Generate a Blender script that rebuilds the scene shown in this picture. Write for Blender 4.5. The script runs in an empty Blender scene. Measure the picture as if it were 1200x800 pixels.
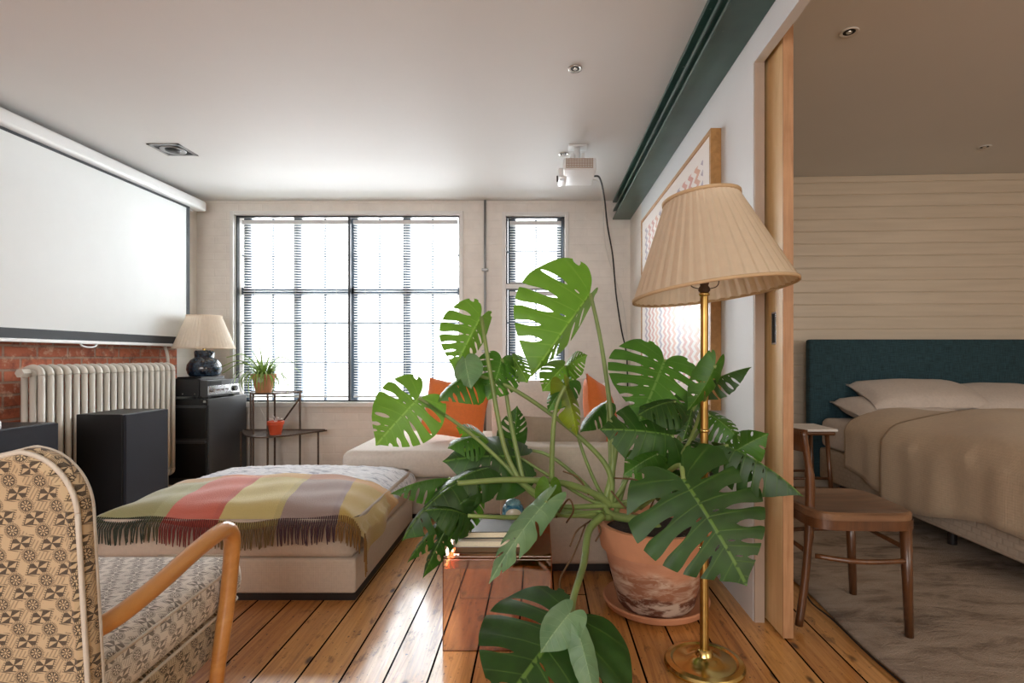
import bpy, bmesh, math, random
from mathutils import Vector, Matrix, geometry
random.seed(7)
PI = math.pi
F, CX, CY, HC = 640.0, 632.0, 418.0, 1.05      # focal in px, vanishing point, eye height
D = 5.10                                       # window wall depth
XL, XR, ZC = -3.2, 0.85, 2.507                 # left wall, partition face, ceiling
col = bpy.context.scene.collection

def P(px, py, d):
    return Vector(((px-CX)*d/F, d, HC-(py-CY)*d/F))

# ------------------------------------------------------------------ meshes
class MB:
    def __init__(s): s.v=[]; s.f=[]; s.uv=None
    def add(s, vs, fs):
        n=len(s.v); s.v += [tuple(v) for v in vs]; s.f += [tuple(i+n for i in f) for f in fs]; return s
    def box(s, x0,x1,y0,y1,z0,z1):
        v=[(x,y,z) for z in (z0,z1) for y in (y0,y1) for x in (x0,x1)]
        return s.add(v,[(0,2,3,1),(4,5,7,6),(0,1,5,4),(2,6,7,3),(0,4,6,2),(1,3,7,5)])
    def rbox(s, x0,x1,y0,y1,z0,z1, r=.01, seg=3, M=None):
        bm=bmesh.new(); bmesh.ops.create_cube(bm,size=1)
        bmesh.ops.scale(bm,vec=(x1-x0,y1-y0,z1-z0),verts=bm.verts)
        bmesh.ops.bevel(bm,geom=bm.edges[:],offset=r,segments=seg,profile=.5,affect='EDGES')
        bmesh.ops.translate(bm,vec=((x0+x1)/2,(y0+y1)/2,(z0+z1)/2),verts=bm.verts)
        if M is not None: bmesh.ops.transform(bm,matrix=M,verts=bm.verts)
        return s.bm(bm)
    def bm(s, bm):
        bm.verts.index_update()
        s.add([v.co for v in bm.verts],[[v.index for v in f.verts] for f in bm.faces]); bm.free(); return s
    def tube(s, pts, r, n=10, cap=True, flat=1.0):
        pts=[Vector(p) for p in pts]; m=len(pts)
        if not hasattr(r,'__len__'): r=[r]*m
        up=Vector((0,0,1)); t0=(pts[1]-pts[0]).normalized()
        if abs(t0.z)>.9: up=Vector((0,1,0))
        a=t0.cross(up).normalized(); vs=[]
        for i,p in enumerate(pts):
            t=(pts[min(i+1,m-1)]-pts[max(i-1,0)]).normalized()
            a=(a-t*a.dot(t)).normalized(); b=t.cross(a)
            for k in range(n):
                w=2*PI*k/n; vs.append(p+a*(math.cos(w)*r[i])+b*(math.sin(w)*r[i]*flat))
        fs=[(i*n+k,i*n+(k+1)%n,(i+1)*n+(k+1)%n,(i+1)*n+k) for i in range(m-1) for k in range(n)]
        if cap: fs += [tuple(range(n))[::-1], tuple((m-1)*n+k for k in range(n))]
        return s.add(vs,fs)
    def lathe(s, prof, c=(0,0,0), n=40, M=None, ripple=None):
        vs=[]; m=len(prof)
        for i,(r,z) in enumerate(prof):
            for k in range(n):
                w=2*PI*k/n; rr=r+(ripple(k,i) if ripple else 0)
                p=Vector((rr*math.cos(w),rr*math.sin(w),z))
                if M is not None: p=M@p
                vs.append(p+Vector(c))
        fs=[(i*n+k,i*n+(k+1)%n,(i+1)*n+(k+1)%n,(i+1)*n+k) for i in range(m-1) for k in range(n)]
        if prof[0][0]<.0008+abs(0) or True:
            pass
        return s.add(vs,fs)
    def grid(s, fn, nu, nv, uvs=False):
        vs=[fn(i/nu,j/nv) for j in range(nv+1) for i in range(nu+1)]
        fs=[(j*(nu+1)+i,j*(nu+1)+i+1,(j+1)*(nu+1)+i+1,(j+1)*(nu+1)+i) for j in range(nv) for i in range(nu)]
        if uvs: s.uv=[(i/nu,j/nv) for j in range(nv+1) for i in range(nu+1)]
        return s.add(vs,fs)

ORG={}
def finish(o, label=None, cat=None, group=None, kind=None):
    if label: o['label']=label
    if cat: o['category']=cat
    if group: o['group']=group
    if kind: o['kind']=kind
    return o
def empty(name, loc, label, cat, group=None):
    o=bpy.data.objects.new(name,None); col.objects.link(o); o.location=loc; ORG[o]=Vector(loc)
    o.empty_display_size=.1
    return finish(o,label,cat,group)
def O(name, mb, mat, parent=None, smooth=False, solid=0, bevel=0, subs=0, label=None, cat=None, group=None, kind=None, uv2=None):
    if parent is not None: og=ORG[parent]
    else:
        xs=[v[0] for v in mb.v]; ys=[v[1] for v in mb.v]; zs=[v[2] for v in mb.v]
        og=Vector(((min(xs)+max(xs))/2,(min(ys)+max(ys))/2,min(zs)))
    me=bpy.data.meshes.new(name)
    me.from_pydata([(v[0]-og.x,v[1]-og.y,v[2]-og.z) for v in mb.v],[],mb.f)
    bm=bmesh.new(); bm.from_mesh(me)
    if mb.uv is None: bmesh.ops.recalc_face_normals(bm,faces=bm.faces)
    bm.to_mesh(me); bm.free()
    if mb.uv:
        l=me.uv_layers.new(name='UVMap')
        for lp in me.loops: l.data[lp.index].uv=mb.uv[lp.vertex_index]
    if uv2:
        l=me.uv_layers.new(name='Vein')
        for lp in me.loops: l.data[lp.index].uv=uv2[lp.vertex_index]
    if smooth:
        for p in me.polygons: p.use_smooth=True
    me.materials.append(mat)
    o=bpy.data.objects.new(name,me); col.objects.link(o); ORG[o]=og.copy()
    if parent is not None: o.parent=parent
    else: o.location=og
    if smooth=='auto':
        m=o.modifiers.new('e','EDGE_SPLIT'); m.split_angle=math.radians(35)
    if solid:
        m=o.modifiers.new('s','SOLIDIFY'); m.thickness=solid; m.offset=0
    if bevel:
        m=o.modifiers.new('b','BEVEL'); m.width=bevel; m.segments=2; m.limit_method='ANGLE'
    if subs:
        m=o.modifiers.new('u','SUBSURF'); m.levels=subs; m.render_levels=subs
    return finish(o,label,cat,group,kind)
def S(name, mb, mat, **k): return O(name,mb,mat,kind='structure',**k)

def smooth_path(pts, n=8):
    pts=[Vector(p) for p in pts]; q=[pts[0]*2-pts[1]]+pts+[pts[-1]*2-pts[-2]]; out=[]
    for i in range(1,len(q)-2):
        for k in range(n):
            t=k/n; a,b,c,d=q[i-1:i+3]
            out.append(.5*((2*b)+(c-a)*t+(2*a-5*b+4*c-d)*t*t+(3*b-a-3*c+d)*t**3))
    out.append(pts[-1]); return out

# ------------------------------------------------------------------ materials
def lin(c):
    c=c/255
    return c/12.92 if c<=.04045 else ((c+.055)/1.055)**2.4
def C(r,g,b): return (lin(r),lin(g),lin(b),1)
class N:
    def __init__(s,name):
        s.m=bpy.data.materials.new(name); s.m.use_nodes=True; s.t=s.m.node_tree
        s.b=s.t.nodes['Principled BSDF']; s.out=s.t.nodes['Material Output']
    def n(s,ty,**k):
        x=s.t.nodes.new(ty)
        for a,v in k.items(): setattr(x,a,v)
        return x
    def L(s,a,b):
        if isinstance(a,X): a=a.s
        s.t.links.new(a,b)
    def X(s,sock): return X(s,sock)
    def coord(s,which='Object'): return s.n('ShaderNodeTexCoord').outputs[which]
    def world(s): return s.n('ShaderNodeNewGeometry').outputs['Position']
    def sep(s,v):
        x=s.n('ShaderNodeSeparateXYZ'); s.L(v,x.inputs[0]); return [X(s,o) for o in x.outputs]
    def comb(s,*a):
        x=s.n('ShaderNodeCombineXYZ')
        for i,v in enumerate(a):
            if isinstance(v,X): s.L(v,x.inputs[i])
            else: x.inputs[i].default_value=v
        return x.outputs[0]
    def mapv(s,v,sc=(1,1,1),loc=(0,0,0)):
        x=s.n('ShaderNodeMapping'); x.inputs['Scale'].default_value=sc; x.inputs['Location'].default_value=loc
        s.L(v,x.inputs[0]); return x.outputs[0]
    def noise(s,v,scale,detail=3,rough=.5,dist=0):
        x=s.n('ShaderNodeTexNoise'); x.inputs['Scale'].default_value=scale; x.inputs['Detail'].default_value=detail
        x.inputs['Roughness'].default_value=rough; x.inputs['Distortion'].default_value=dist
        if v is not None: s.L(v,x.inputs['Vector'])
        return X(s,x.outputs['Fac'])
    def wn(s,v):
        x=s.n('ShaderNodeTexWhiteNoise'); x.noise_dimensions='3D'; s.L(v,x.inputs['Vector']); return X(s,x.outputs['Value'])
    def ramp(s,f,stops):
        x=s.n('ShaderNodeValToRGB'); s.L(f,x.inputs[0]); e=x.color_ramp.elements
        while len(e)<len(stops): e.new(.5)
        for i,(p,c) in enumerate(stops): e[i].position=p; e[i].color=c
        return x.outputs[0]
    def mix(s,f,a,b,mode='MIX'):
        x=s.n('ShaderNodeMixRGB'); x.blend_type=mode
        for i,v in enumerate((f,a,b)):
            if isinstance(v,(X,bpy.types.NodeSocket)): s.L(v,x.inputs[i])
            else: x.inputs[i].default_value=v
        return x.outputs[0]
    def bump(s,h,strength=.3,dist=.01):
        x=s.n('ShaderNodeBump'); x.inputs['Strength'].default_value=strength; x.inputs['Distance'].default_value=dist
        s.L(h,x.inputs['Height']); s.L(x.outputs[0],s.b.inputs['Normal']); return x
    def set(s,**k):
        for a,v in k.items():
            i=s.b.inputs[a.replace('_',' ')]
            if isinstance(v,(X,bpy.types.NodeSocket)): s.L(v,i)
            else: i.default_value=v
        return s
class X:
    def __init__(s,g,sock): s.g=g; s.s=sock
    def op(s,o,*a,clamp=False):
        x=s.g.n('ShaderNodeMath',operation=o); x.use_clamp=clamp
        for i,v in enumerate((s,)+a):
            if isinstance(v,X): s.g.L(v,x.inputs[i])
            else: x.inputs[i].default_value=v
        return X(s.g,x.outputs[0])
    def __add__(s,o): return s.op('ADD',o)
    def __sub__(s,o): return s.op('SUBTRACT',o)
    def __mul__(s,o): return s.op('MULTIPLY',o)
    def __truediv__(s,o): return s.op('DIVIDE',o)
    def __lt__(s,o): return s.op('LESS_THAN',o)
    def __gt__(s,o): return s.op('GREATER_THAN',o)
    def abs(s): return s.op('ABSOLUTE')
    def floor(s): return s.op('FLOOR')
    def fract(s): return s.op('FRACT')
    def sin(s): return s.op('SINE')
    def max(s,o): return s.op('MAXIMUM',o)
    def min(s,o): return s.op('MINIMUM',o)
    def mod(s,o): return s.op('FLOORED_MODULO',o)
    def sm(s,a,b):   # smoothstep
        x=s.g.n('ShaderNodeMapRange',interpolation_type='SMOOTHSTEP'); s.g.L(s,x.inputs[0])
        x.inputs[1].default_value=a; x.inputs[2].default_value=b; return X(s.g,x.outputs[0])

def simple(name, c, rough=.5, metal=0, var=.06, vs=8, bs=0, bst=.2, **k):
    g=N(name); v=g.coord()
    n=g.noise(v,vs,4)
    a=tuple(x*(1-var) for x in c[:3])+(1,); b=tuple(min(1,x*(1+var)) for x in c[:3])+(1,)
    g.set(Base_Color=g.ramp(n,[(.3,a),(.7,b)]),Roughness=rough,Metallic=metal)
    if bs: g.bump(g.noise(v,bs,3),bst,.005)
    g.set(**k); return g.m
def fabric(name, c, scale=900, var=.08, rough=.9, st=.35, wr=0):
    g=N(name); v=g.coord(); x,y,z=g.sep(v)
    w=(x*scale).sin()*(y*scale).sin()+(z*scale).sin()*.7
    n=g.noise(v,60,3); n2=g.noise(v,5,3)
    a=tuple(q*(1-var) for q in c[:3])+(1,); b=tuple(min(1,q*(1+var)) for q in c[:3])+(1,)
    g.set(Base_Color=g.ramp(n*.6+n2*.4,[(.3,a),(.7,b)]),Roughness=rough)
    h=n*.5+w*.15
    if wr: h=h+g.noise(v,wr,2)*3
    g.bump(h,st,.004); g.set(Sheen_Weight=.15); return g.m

def white_brick(name, cx='x', base=(228,222,214)):
    g=N(name); v=g.world(); x,y,z=g.sep(v)
    u = x if cx=='x' else y
    vec=g.comb(u,z,0.0)
    b=g.n('ShaderNodeTexBrick'); g.L(vec,b.inputs['Vector']); b.inputs['Scale'].default_value=1
    b.inputs['Brick Width'].default_value=.225; b.inputs['Row Height'].default_value=.075
    b.inputs['Mortar Size'].default_value=.006; b.inputs['Mortar Smooth'].default_value=1.0
    n=g.noise(v,9,5,.6); n2=g.noise(v,1.5,2)
    c=g.ramp(n*.5+n2*.5,[(.3,C(*[q-10 for q in base])),(.7,C(*[min(255,q+8) for q in base]))])
    c=g.mix(X(g,b.outputs['Fac'])*.04,c,C(160,150,140))
    g.set(Base_Color=c,Roughness=.55)
    g.bump(n*.8-X(g,b.outputs['Fac'])*.35+g.noise(v,40,3)*.15,.35,.010)
    return g.m
def red_brick():
    g=N('exposed brick'); v=g.world(); x,y,z=g.sep(v)
    wob=g.noise(v,7,2)*.012
    vec=g.comb(y+wob,z+wob,0.0)
    b=g.n('ShaderNodeTexBrick'); g.L(vec,b.inputs['Vector']); b.inputs['Scale'].default_value=1
    b.inputs['Brick Width'].default_value=.225; b.inputs['Row Height'].default_value=.075
    b.inputs['Mortar Size'].default_value=.009; b.inputs['Mortar Smooth'].default_value=.3
    b.inputs['Color1'].default_value=C(192,110,78); b.inputs['Color2'].default_value=C(160,86,58)
    b.inputs['Mortar'].default_value=C(160,132,114)
    n=g.noise(v,14,5,.65)
    c=g.mix(n.sm(.52,.70),b.outputs['Color'],C(204,166,140)); c=g.mix(g.noise(v,9,4,.7).sm(.48,.68)*.6,c,C(96,50,40))
    g.set(Base_Color=c,Roughness=.85); g.bump(n-X(g,b.outputs['Fac'])*.8,.7,.012); return g.m
def floor_mat():
    g=N('pine floorboards'); v=g.world(); x,y,z=g.sep(v)
    W=.142; u=(x+.646)/W; i=u.floor(); f=u.fract()
    r=g.wn(g.comb(i,3.0,0.0)); L=4.6
    yy=y/L+r*5; j=yy.floor(); r2=g.wn(g.comb(i,j,7.0))
    ex=f.min(f*-1+1); ey=yy.fract(); ey=ey.min(ey*-1+1)
    gap=((ex<.024)+ (ey<.0008)).min(1)
    soft=(ex*-1+.05).sm(0,.05)
    gv=g.comb(x*38+r2*50,y*1.6+r2*9,r2*20)
    grain=((g.noise(gv,1.0,6,.70,1.2)-.5)*1.25+.48)
    fine=g.noise(g.comb(x*220,y*6,r2*9),1.0,3)
    base=g.ramp(grain,[(.28,C(112,66,28)),(.40,C(168,112,54)),(.58,C(204,148,80)),(.80,C(226,178,110))])
    base=g.mix(.40,base,g.ramp(r2,[(0,C(150,92,42)),(.5,C(192,130,66)),(1,C(216,164,96))]))
    vo=g.n('ShaderNodeTexVoronoi'); vo.inputs['Scale'].default_value=1; g.L(g.comb(x*11+r2*40,y*5.0,0.0),vo.inputs['Vector'])
    kn=X(g,vo.outputs['Distance'])
    sel=g.wn(g.mapv(vo.outputs['Position'],(1,1,1)))>.55
    knot=((kn*-1+.20).sm(0,.10))*sel
    base=g.mix(knot*.95,base,C(48,22,9))
    wear=g.noise(g.comb(x*20,y*7,2.0),1.0,5,.7)
    base=g.mix(wear.sm(.56,.68)*.6,base,C(78,42,18))
    spots=g.noise(g.comb(x*80,y*50,2.0),1.0,2,.5)
    base=g.mix(spots.sm(.66,.72)*.85,base,C(50,24,10))
    base=g.mix(soft*.5,base,C(80,44,18)); base=g.mix(gap,base,C(16,9,5))
    g.set(Base_Color=base,Roughness=g.X(g.ramp(wear,[(.3,(.30,)*3+(1,)),(.7,(.5,)*3+(1,))])),Coat_Weight=(gap*-1+1)*(spots.sm(.68,.74)*-1+1)*(knot*-.7+1)*.8,Coat_Roughness=.16,Coat_IOR=1.6,Specular_IOR_Level=(gap*-1+1)*.5)
    g.bump(grain*.25+fine*.1-gap*1.5-knot*.2,.35,.004); return g.m
def wood(name,c1,c2,axis='z',rough=.4,scale=1,coat=0,vein=.5):
    g=N(name); v=g.coord(); s={'x':(2,30,30),'y':(30,2,30),'z':(30,30,2)}[axis]
    m=g.mapv(v,tuple(q*scale for q in s))
    n=g.noise(m,1.0,5,.6,.8); n2=g.noise(v,6*scale,3)
    g.set(Base_Color=g.ramp(n*.7+n2*.3,[(.3,c1),(.65,c2)]),Roughness=rough,Coat_Weight=coat)
    g.bump(n,.12,.002); return g.m

def chair_fabric(name, light, dark, plane='xz'):
    g=N(name); v=g.coord(); x,y,z=g.sep(v)
    nx,ny,nz=g.sep(g.n('ShaderNodeNewGeometry').outputs['True Normal'])
    top=nz.abs()>.62; sd=(nx.abs()>.70)*(top*-1+1)
    U=x+(y-x)*sd; V=z+(y-z)*top
    A,B=.056,.046
    rowf=V/B; row=(rowf+.5).floor(); 
    u=U/A+row*.5; du=(u+.5).fract()-.5; dv=(rowf+.5).fract()-.5
    dx=du*A; dz=dv*B                          # rosette-centred coordinates
    r=(dx*dx+dz*dz).op('SQRT'); an=dz.op('ARCTAN2',dx)
    petal=(an*8).sin()
    disc=(r<.0105); core=(r<.0022)
    pet=(petal>.1)*((r>.0035)*(r<.0088))
    rays=((an*34).sin()>0.0)*((r>.0105)*(r<.0150))
    ros=(disc-pet-core).max(0)+rays*.9
    # rhombus blocks between the rosettes, with four counter-changed triangles
    u2=U/A+row*.5+.5; row2=rowf.floor(); u3=U/A+row2*.5+.25+.5
    ex=(u3.fract()-.5)*A; ez=(rowf.fract()-.5)*B
    sx=ex-ez*.35
    blk=(sx.abs()<.0165)*(ez.abs()<.0125)
    blk2=(sx.abs()<.0200)*(ez.abs()<.0158)
    q=(sx*ez)   # sign
    tri=((sx.abs()*.8>ez.abs())*(q>0)+((sx.abs()*.8<ez.abs())*(q<0)))
    line=(((sx.abs()<.0006)+(ez.abs()<.0006))>0)
    hat=((ez*1500+sx*250).sin()>.1)
    bd=((sx.abs()>.0148)+(ez.abs()>.0110)).min(1)
    inner=blk*((tri*-1+1).max(line).max(bd))
    ring=(blk2-blk)*hat*.75
    hatch=((U*900-V*520).sin()>.35)*(g.noise(v,28,1)>.47)*.5
    notros=(r>.0155)
    m=ros.max((inner.max(ring)).max(hatch*(blk2*-1+1))*notros).min(1)
    w=g.noise(v,500,2)
    m=m*(w*.3+.82)
    c=g.mix(m,light,dark); g.set(Base_Color=c,Roughness=.9,Sheen_Weight=.2); g.bump(w,.3,.002)
    return g.m

M={}
M['ceil']=simple('ceiling paint',C(216,216,214),.7,var=.015,vs=2)
M['wallw']=simple('white wall paint',C(214,217,218),.6,var=.02,vs=3,bs=120,bst=.05)
M['brickw']=white_brick('painted brick window wall','x')
M['brickwy']=white_brick('painted brick side wall','y')
M['brick']=red_brick()
M['floor']=floor_mat()
M['blackf']=simple('black steel frame',C(34,38,42),.4,var=.1)
M['bluef']=simple('blue grey window bars',C(70,84,98),.5,var=.1)
M['whitep']=simple('white gloss paint',C(222,220,216),.3,var=.02)
M['plastic']=simple('white plastic',C(226,228,228),.35,var=.01)
M['black']=simple('black paint',C(22,23,26),.45,var=.1)
M['blacks']=simple('black satin',C(15,15,17),.3,var=.1)
M['grille']=simple('speaker cloth',C(38,41,50),.95,var=.15,vs=300,bs=900,bst=.6)
M['cab']=simple('dark cabinet enamel',C(58,60,64),.38,var=.05)
M['cabd']=simple('cabinet drawer enamel',C(16,16,18),.35,var=.05)
M['chrome']=simple('brushed metal',C(190,190,192),.25,1,var=.05)
M['chromel']=simple('chrome lens rim',C(200,196,190),.2,.8,var=.03)
M['brass']=simple('polished brass',C(214,190,122),.2,1,var=.10,vs=14)
M['brassd']=simple('worn brass',C(178,146,84),.34,1,var=.2,vs=20)
M['rad']=simple('cream radiator enamel',C(208,204,194),.35,var=.03)
M['screen']=simple('projection fabric',C(222,226,226),.85,var=.01)
M['sborder']=simple('screen border',C(46,50,54),.7,var=.05)
M['white_fab']=fabric('white linen',C(226,224,222),wr=12)
M['sofa']=fabric('oatmeal upholstery',C(196,184,170))
M['sofal']=fabric('pale upholstery',C(216,208,198),wr=7)
M['taupe']=fabric('taupe linen cushion',C(166,150,134),wr=10)
M['orange']=fabric('burnt orange velvet',C(220,116,46),wr=9,rough=.7)
M['plinth']=simple('dark plinth',C(28,22,20),.5)
M['oak']=wood('oak ply',C(200,162,108),C(226,194,146),'z',.45,.6)
M['oakedge']=wood('oak ply edge',C(150,108,74),C(184,142,104),'z',.5,2)
M['oakframe']=wood('oak picture frame',C(150,106,56),C(186,140,82),'y',.5,1)
M['bent']=wood('beech arm',C(184,122,60),C(214,156,90),'y',.3,.7,.3)
M['chairwood']=wood('stained bentwood',C(56,33,18),C(104,66,38),'z',.35,1,.2)
M['seatwood']=wood('worn plywood seat',C(84,56,38),C(132,98,70),'x',.38,.8,.2)
M['terra']=simple('terracotta',C(200,140,104),.8,var=.08,vs=12,bs=60,bst=.15)
M['redpot']=simple('red plastic pot',C(196,78,44),.45,var=.03)
M['soil']=simple('potting soil',C(38,27,20),.95,var=.5,vs=60,bs=80,bst=1)
M['jamb']=simple('door jamb paint',C(178,160,144),.5,var=.03)
M['metalbr']=simple('rusty painted steel',C(84,66,54),.55,.3,var=.3,vs=40)
M['cord_b']=simple('black cable',C(20,20,20),.5)
M['cord_w']=simple('white cable',C(215,212,205),.5)
M['galv']=simple('galvanised conduit',C(160,160,160),.4,.6)
M['dkhole']=simple('dark recess',C(12,12,12),.6)
M['mattress']=fabric('white cotton sheet',C(206,196,188),wr=8)
M['blanket']=fabric('cream wool blanket',C(196,176,150),wr=5,scale=500,st=.5)
M['pillow']=fabric('pillow cotton',C(206,196,188),wr=7)

def m_green():
    g=N('green beam paint'); v=g.world(); n=g.noise(v,30,5,.7); n2=g.noise(v,4,3)
    c=g.ramp(n2,[(.3,C(34,66,58)),(.7,C(56,88,78))]); c=g.mix(n.sm(.68,.74),c,C(150,165,155)); 
    g.set(Base_Color=c,Roughness=.3); g.bump(n2,.2,.01); return g.m
M['green']=m_green()
def m_board():
    g=N('bedroom shiplap'); v=g.world(); n=g.noise(g.mapv(v,(1,1,14)),2,3)
    g.set(Base_Color=g.ramp(n,[(.3,C(202,190,172)),(.7,C(212,200,182))]),Roughness=.3); g.bump(n,.04,.01); return g.m
M['board']=m_board()
def m_head():
    g=N('teal headboard weave'); v=g.coord(); a=g.noise(g.mapv(v,(260,10,14)),1,2); b=g.noise(g.mapv(v,(14,10,260)),1,2)
    g.set(Base_Color=g.ramp(a*.5+b*.5,[(.35,C(22,46,56)),(.65,C(50,84,94))]),Roughness=.9); g.bump(a+b,.4,.003); return g.m
M['teal']=m_head()
def m_rug():
    g=N('distressed taupe rug'); v=g.world(); n=g.noise(g.mapv(v,(3,9,1)),1,6,.7,.5); n2=g.noise(v,160,3)
    c=g.ramp(n,[(.35,C(104,90,78)),(.5,C(150,136,122)),(.65,C(164,150,136))]); g.set(Base_Color=c,Roughness=.95); g.bump(n2+n*2,.6,.01); return g.m
M['rug']=m_rug()
def m_quilt():
    g=N('quilted valance'); v=g.coord(); x,y,z=g.sep(v)
    rw=(z/.03).floor(); w=((y/.06+rw*.5).fract()-.5).abs(); w2=((z/.03).fract()-.5).abs()
    h=(w.max(w2)).sm(.3,.5)
    g.set(Base_Color=g.mix(h*.15,C(184,170,154),C(120,104,90)),Roughness=.8); g.bump(h*-1,.3,.006); return g.m
M['quilt']=m_quilt()
def m_blindslat():
    g=N('blind slat'); tr=g.n('ShaderNodeBsdfTranslucent'); tr.inputs[0].default_value=C(240,240,238)
    mx=g.n('ShaderNodeMixShader'); mx.inputs[0].default_value=.45
    g.set(Base_Color=C(238,238,236),Roughness=.5)
    g.L(g.b.outputs[0],mx.inputs[1]); g.L(tr.outputs[0],mx.inputs[2]); g.L(mx.outputs[0],g.out.inputs[0]); return g.m
M['slat']=m_blindslat()
def m_shade(name,c,t):
    g=N(name); v=g.coord(); n=g.noise(v,40,3)
    cc=g.ramp(n,[(.3,tuple(q*.95 for q in c[:3])+(1,)),(.7,c)])
    tr=g.n('ShaderNodeBsdfTranslucent'); g.L(cc,tr.inputs[0]); g.set(Base_Color=cc,Roughness=.8)
    mx=g.n('ShaderNodeMixShader'); mx.inputs[0].default_value=t
    g.L(g.b.outputs[0],mx.inputs[1]); g.L(tr.outputs[0],mx.inputs[2]); g.L(mx.outputs[0],g.out.inputs[0]); return g.m
M['shade']=m_shade('pleated silk shade',C(228,210,184),.35)
M['shadeb']=m_shade('shade trim',C(204,176,138),.1)
M['shade2']=m_shade('cream pleated shade',C(238,224,206),.35)
def m_acryl():
    g=N('bronze acrylic'); g.set(Base_Color=C(240,200,170),Roughness=.04,Transmission_Weight=1.0,IOR=1.12,Coat_Weight=.6)
    g.b.inputs['Specular IOR Level'].default_value=.8
    tp=g.n('ShaderNodeBsdfTransparent'); tp.inputs[0].default_value=C(224,186,152)
    gl=g.n('ShaderNodeBsdfGlossy'); gl.inputs['Roughness'].default_value=.05; gl.inputs[0].default_value=C(255,226,200)
    fr=g.n('ShaderNodeFresnel'); fr.inputs[0].default_value=1.6
    n=g.noise(g.coord(),3,2); f=X(g,fr.outputs[0])*.8+n*.06
    mx=g.n('ShaderNodeMixShader'); g.L(f,mx.inputs[0]); g.L(tp.outputs[0],mx.inputs[1]); g.L(gl.outputs[0],mx.inputs[2]); g.L(mx.outputs[0],g.out.inputs[0])
    return g.m
M['acryl']=m_acryl()
def m_glass():
    g=N('window glass'); tp=g.n('ShaderNodeBsdfTransparent'); gl=g.n('ShaderNodeBsdfGlossy'); gl.inputs['Roughness'].default_value=.03
    n=g.noise(g.coord(),2,1); mx=g.n('ShaderNodeMixShader'); g.L(n*.02+.04,mx.inputs[0])
    g.L(tp.outputs[0],mx.inputs[1]); g.L(gl.outputs[0],mx.inputs[2]); g.L(mx.outputs[0],g.out.inputs[0]); return g.m
M['glass']=m_glass()
def m_sky():
    g=N('bright overcast sky'); n=g.noise(g.coord(),1.2,3)
    e=g.n('ShaderNodeEmission'); g.L(g.ramp(n,[(.3,(.93,.96,1,1)),(.7,(1,1,1,1))]),e.inputs[0]); e.inputs[1].default_value=2.6
    g.L(e.outputs[0],g.out.inputs[0]); return g.m
M['sky']=m_sky()
def m_art():
    g=N('wavy stripe print'); v=g.world(); x,y,z=g.sep(v)
    iny=((y-3.43).abs()<.74); inz=((z-1.46).abs()<.56)
    w=(z*118).sin(); tri=(w.op('ARCSINE')*.66)
    t=(y/.12+tri*.22)
    f=t.fract(); k=(t.floor()).mod(4)
    st=f<.5
    c=g.ramp(k/4,[(0,C(206,150,138)),(.26,C(168,158,172)),(.51,C(214,166,140)),(.76,C(196,142,146))])
    x_=c.node; x_.color_ramp.interpolation='CONSTANT'
    c2=g.mix(st*(iny*inz),C(238,232,226),c)
    g.set(Base_Color=c2,Roughness=.35); return g.m
M['art']=m_art()
def m_throw():
    g=N('plaid wool throw'); uv=g.sep(g.coord('UV')); u,v=uv[0],uv[1]
    n=g.noise(g.coord(),260,2); nn=(n-.5)*.006; u=u+nn; v=v+nn
    A=g.ramp(u,[(0,C(52,62,58)),(.045,C(134,138,86)),(.27,C(146,150,100)),(.31,C(188,70,52)),(.455,C(176,60,48)),(.475,C(190,178,110)),(.63,C(176,166,104)),(.65,C(138,118,118)),(.80,C(128,108,112)),(.82,C(176,146,52)),(1,C(160,124,40))])
    A.node.color_ramp.interpolation='CONSTANT'
    A2=g.ramp(u,[(0,C(20,32,48)),(.27,C(28,56,46)),(.31,C(122,22,36)),(.475,C(120,100,62)),(.65,C(62,34,60)),(.82,C(130,96,34))])
    A2.node.color_ramp.interpolation='CONSTANT'
    top=g.mix(.45,A,C(206,130,60))
    c=g.mix(v>.84,A,top)
    c=g.mix(n*.35,c,g.mix(.5,c,C(235,220,190)))
    g.set(Base_Color=c,Roughness=.95,Sheen_Weight=.4); g.bump(n,.5,.004); return g.m
M['throw']=m_throw()
def m_fringe():
    g=N('fringe yarn'); uv=g.sep(g.coord('UV')); 
    A2=g.ramp(uv[0],[(0,C(18,26,38)),(.10,C(24,48,44)),(.27,C(60,64,46)),(.31,C(110,20,34)),(.475,C(110,92,60)),(.65,C(58,30,54)),(.82,C(124,88,36))])
    A2.node.color_ramp.interpolation='CONSTANT'
    n=g.noise(g.coord(),200,2)
    g.set(Base_Color=g.mix(n*.25,A2,C(130,110,80)),Roughness=.95); return g.m
M['fringe']=m_fringe()
def m_cover():
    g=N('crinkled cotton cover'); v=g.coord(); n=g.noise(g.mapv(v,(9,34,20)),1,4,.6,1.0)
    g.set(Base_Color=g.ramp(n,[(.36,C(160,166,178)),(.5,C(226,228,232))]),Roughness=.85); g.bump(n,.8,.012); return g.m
M['cover']=m_cover()
def m_pot():
    g=N('limewashed terracotta'); v=g.coord(); x,y,z=g.sep(v); w=g.noise(v,6,4,.6)*.14
    h=z+w
    n=g.noise(g.mapv(v,(9,9,30)),1,5,.65,.5)
    c=g.ramp(n,[(.3,C(190,132,100)),(.7,C(206,150,118))])
    c2=g.ramp(n,[(.42,C(160,108,80)),(.62,C(216,190,168))])
    c3=g.ramp(n,[(.45,C(110,66,46)),(.55,C(204,180,160))])
    c=g.mix((h*-1+.27).sm(0,.05),c,c2); c=g.mix((h*-1+.16).sm(0,.02),c,c3)
    g.set(Base_Color=c,Roughness=.8); g.bump(g.noise(v,50,4),.2,.004); return g.m
M['pot']=m_pot()
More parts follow.
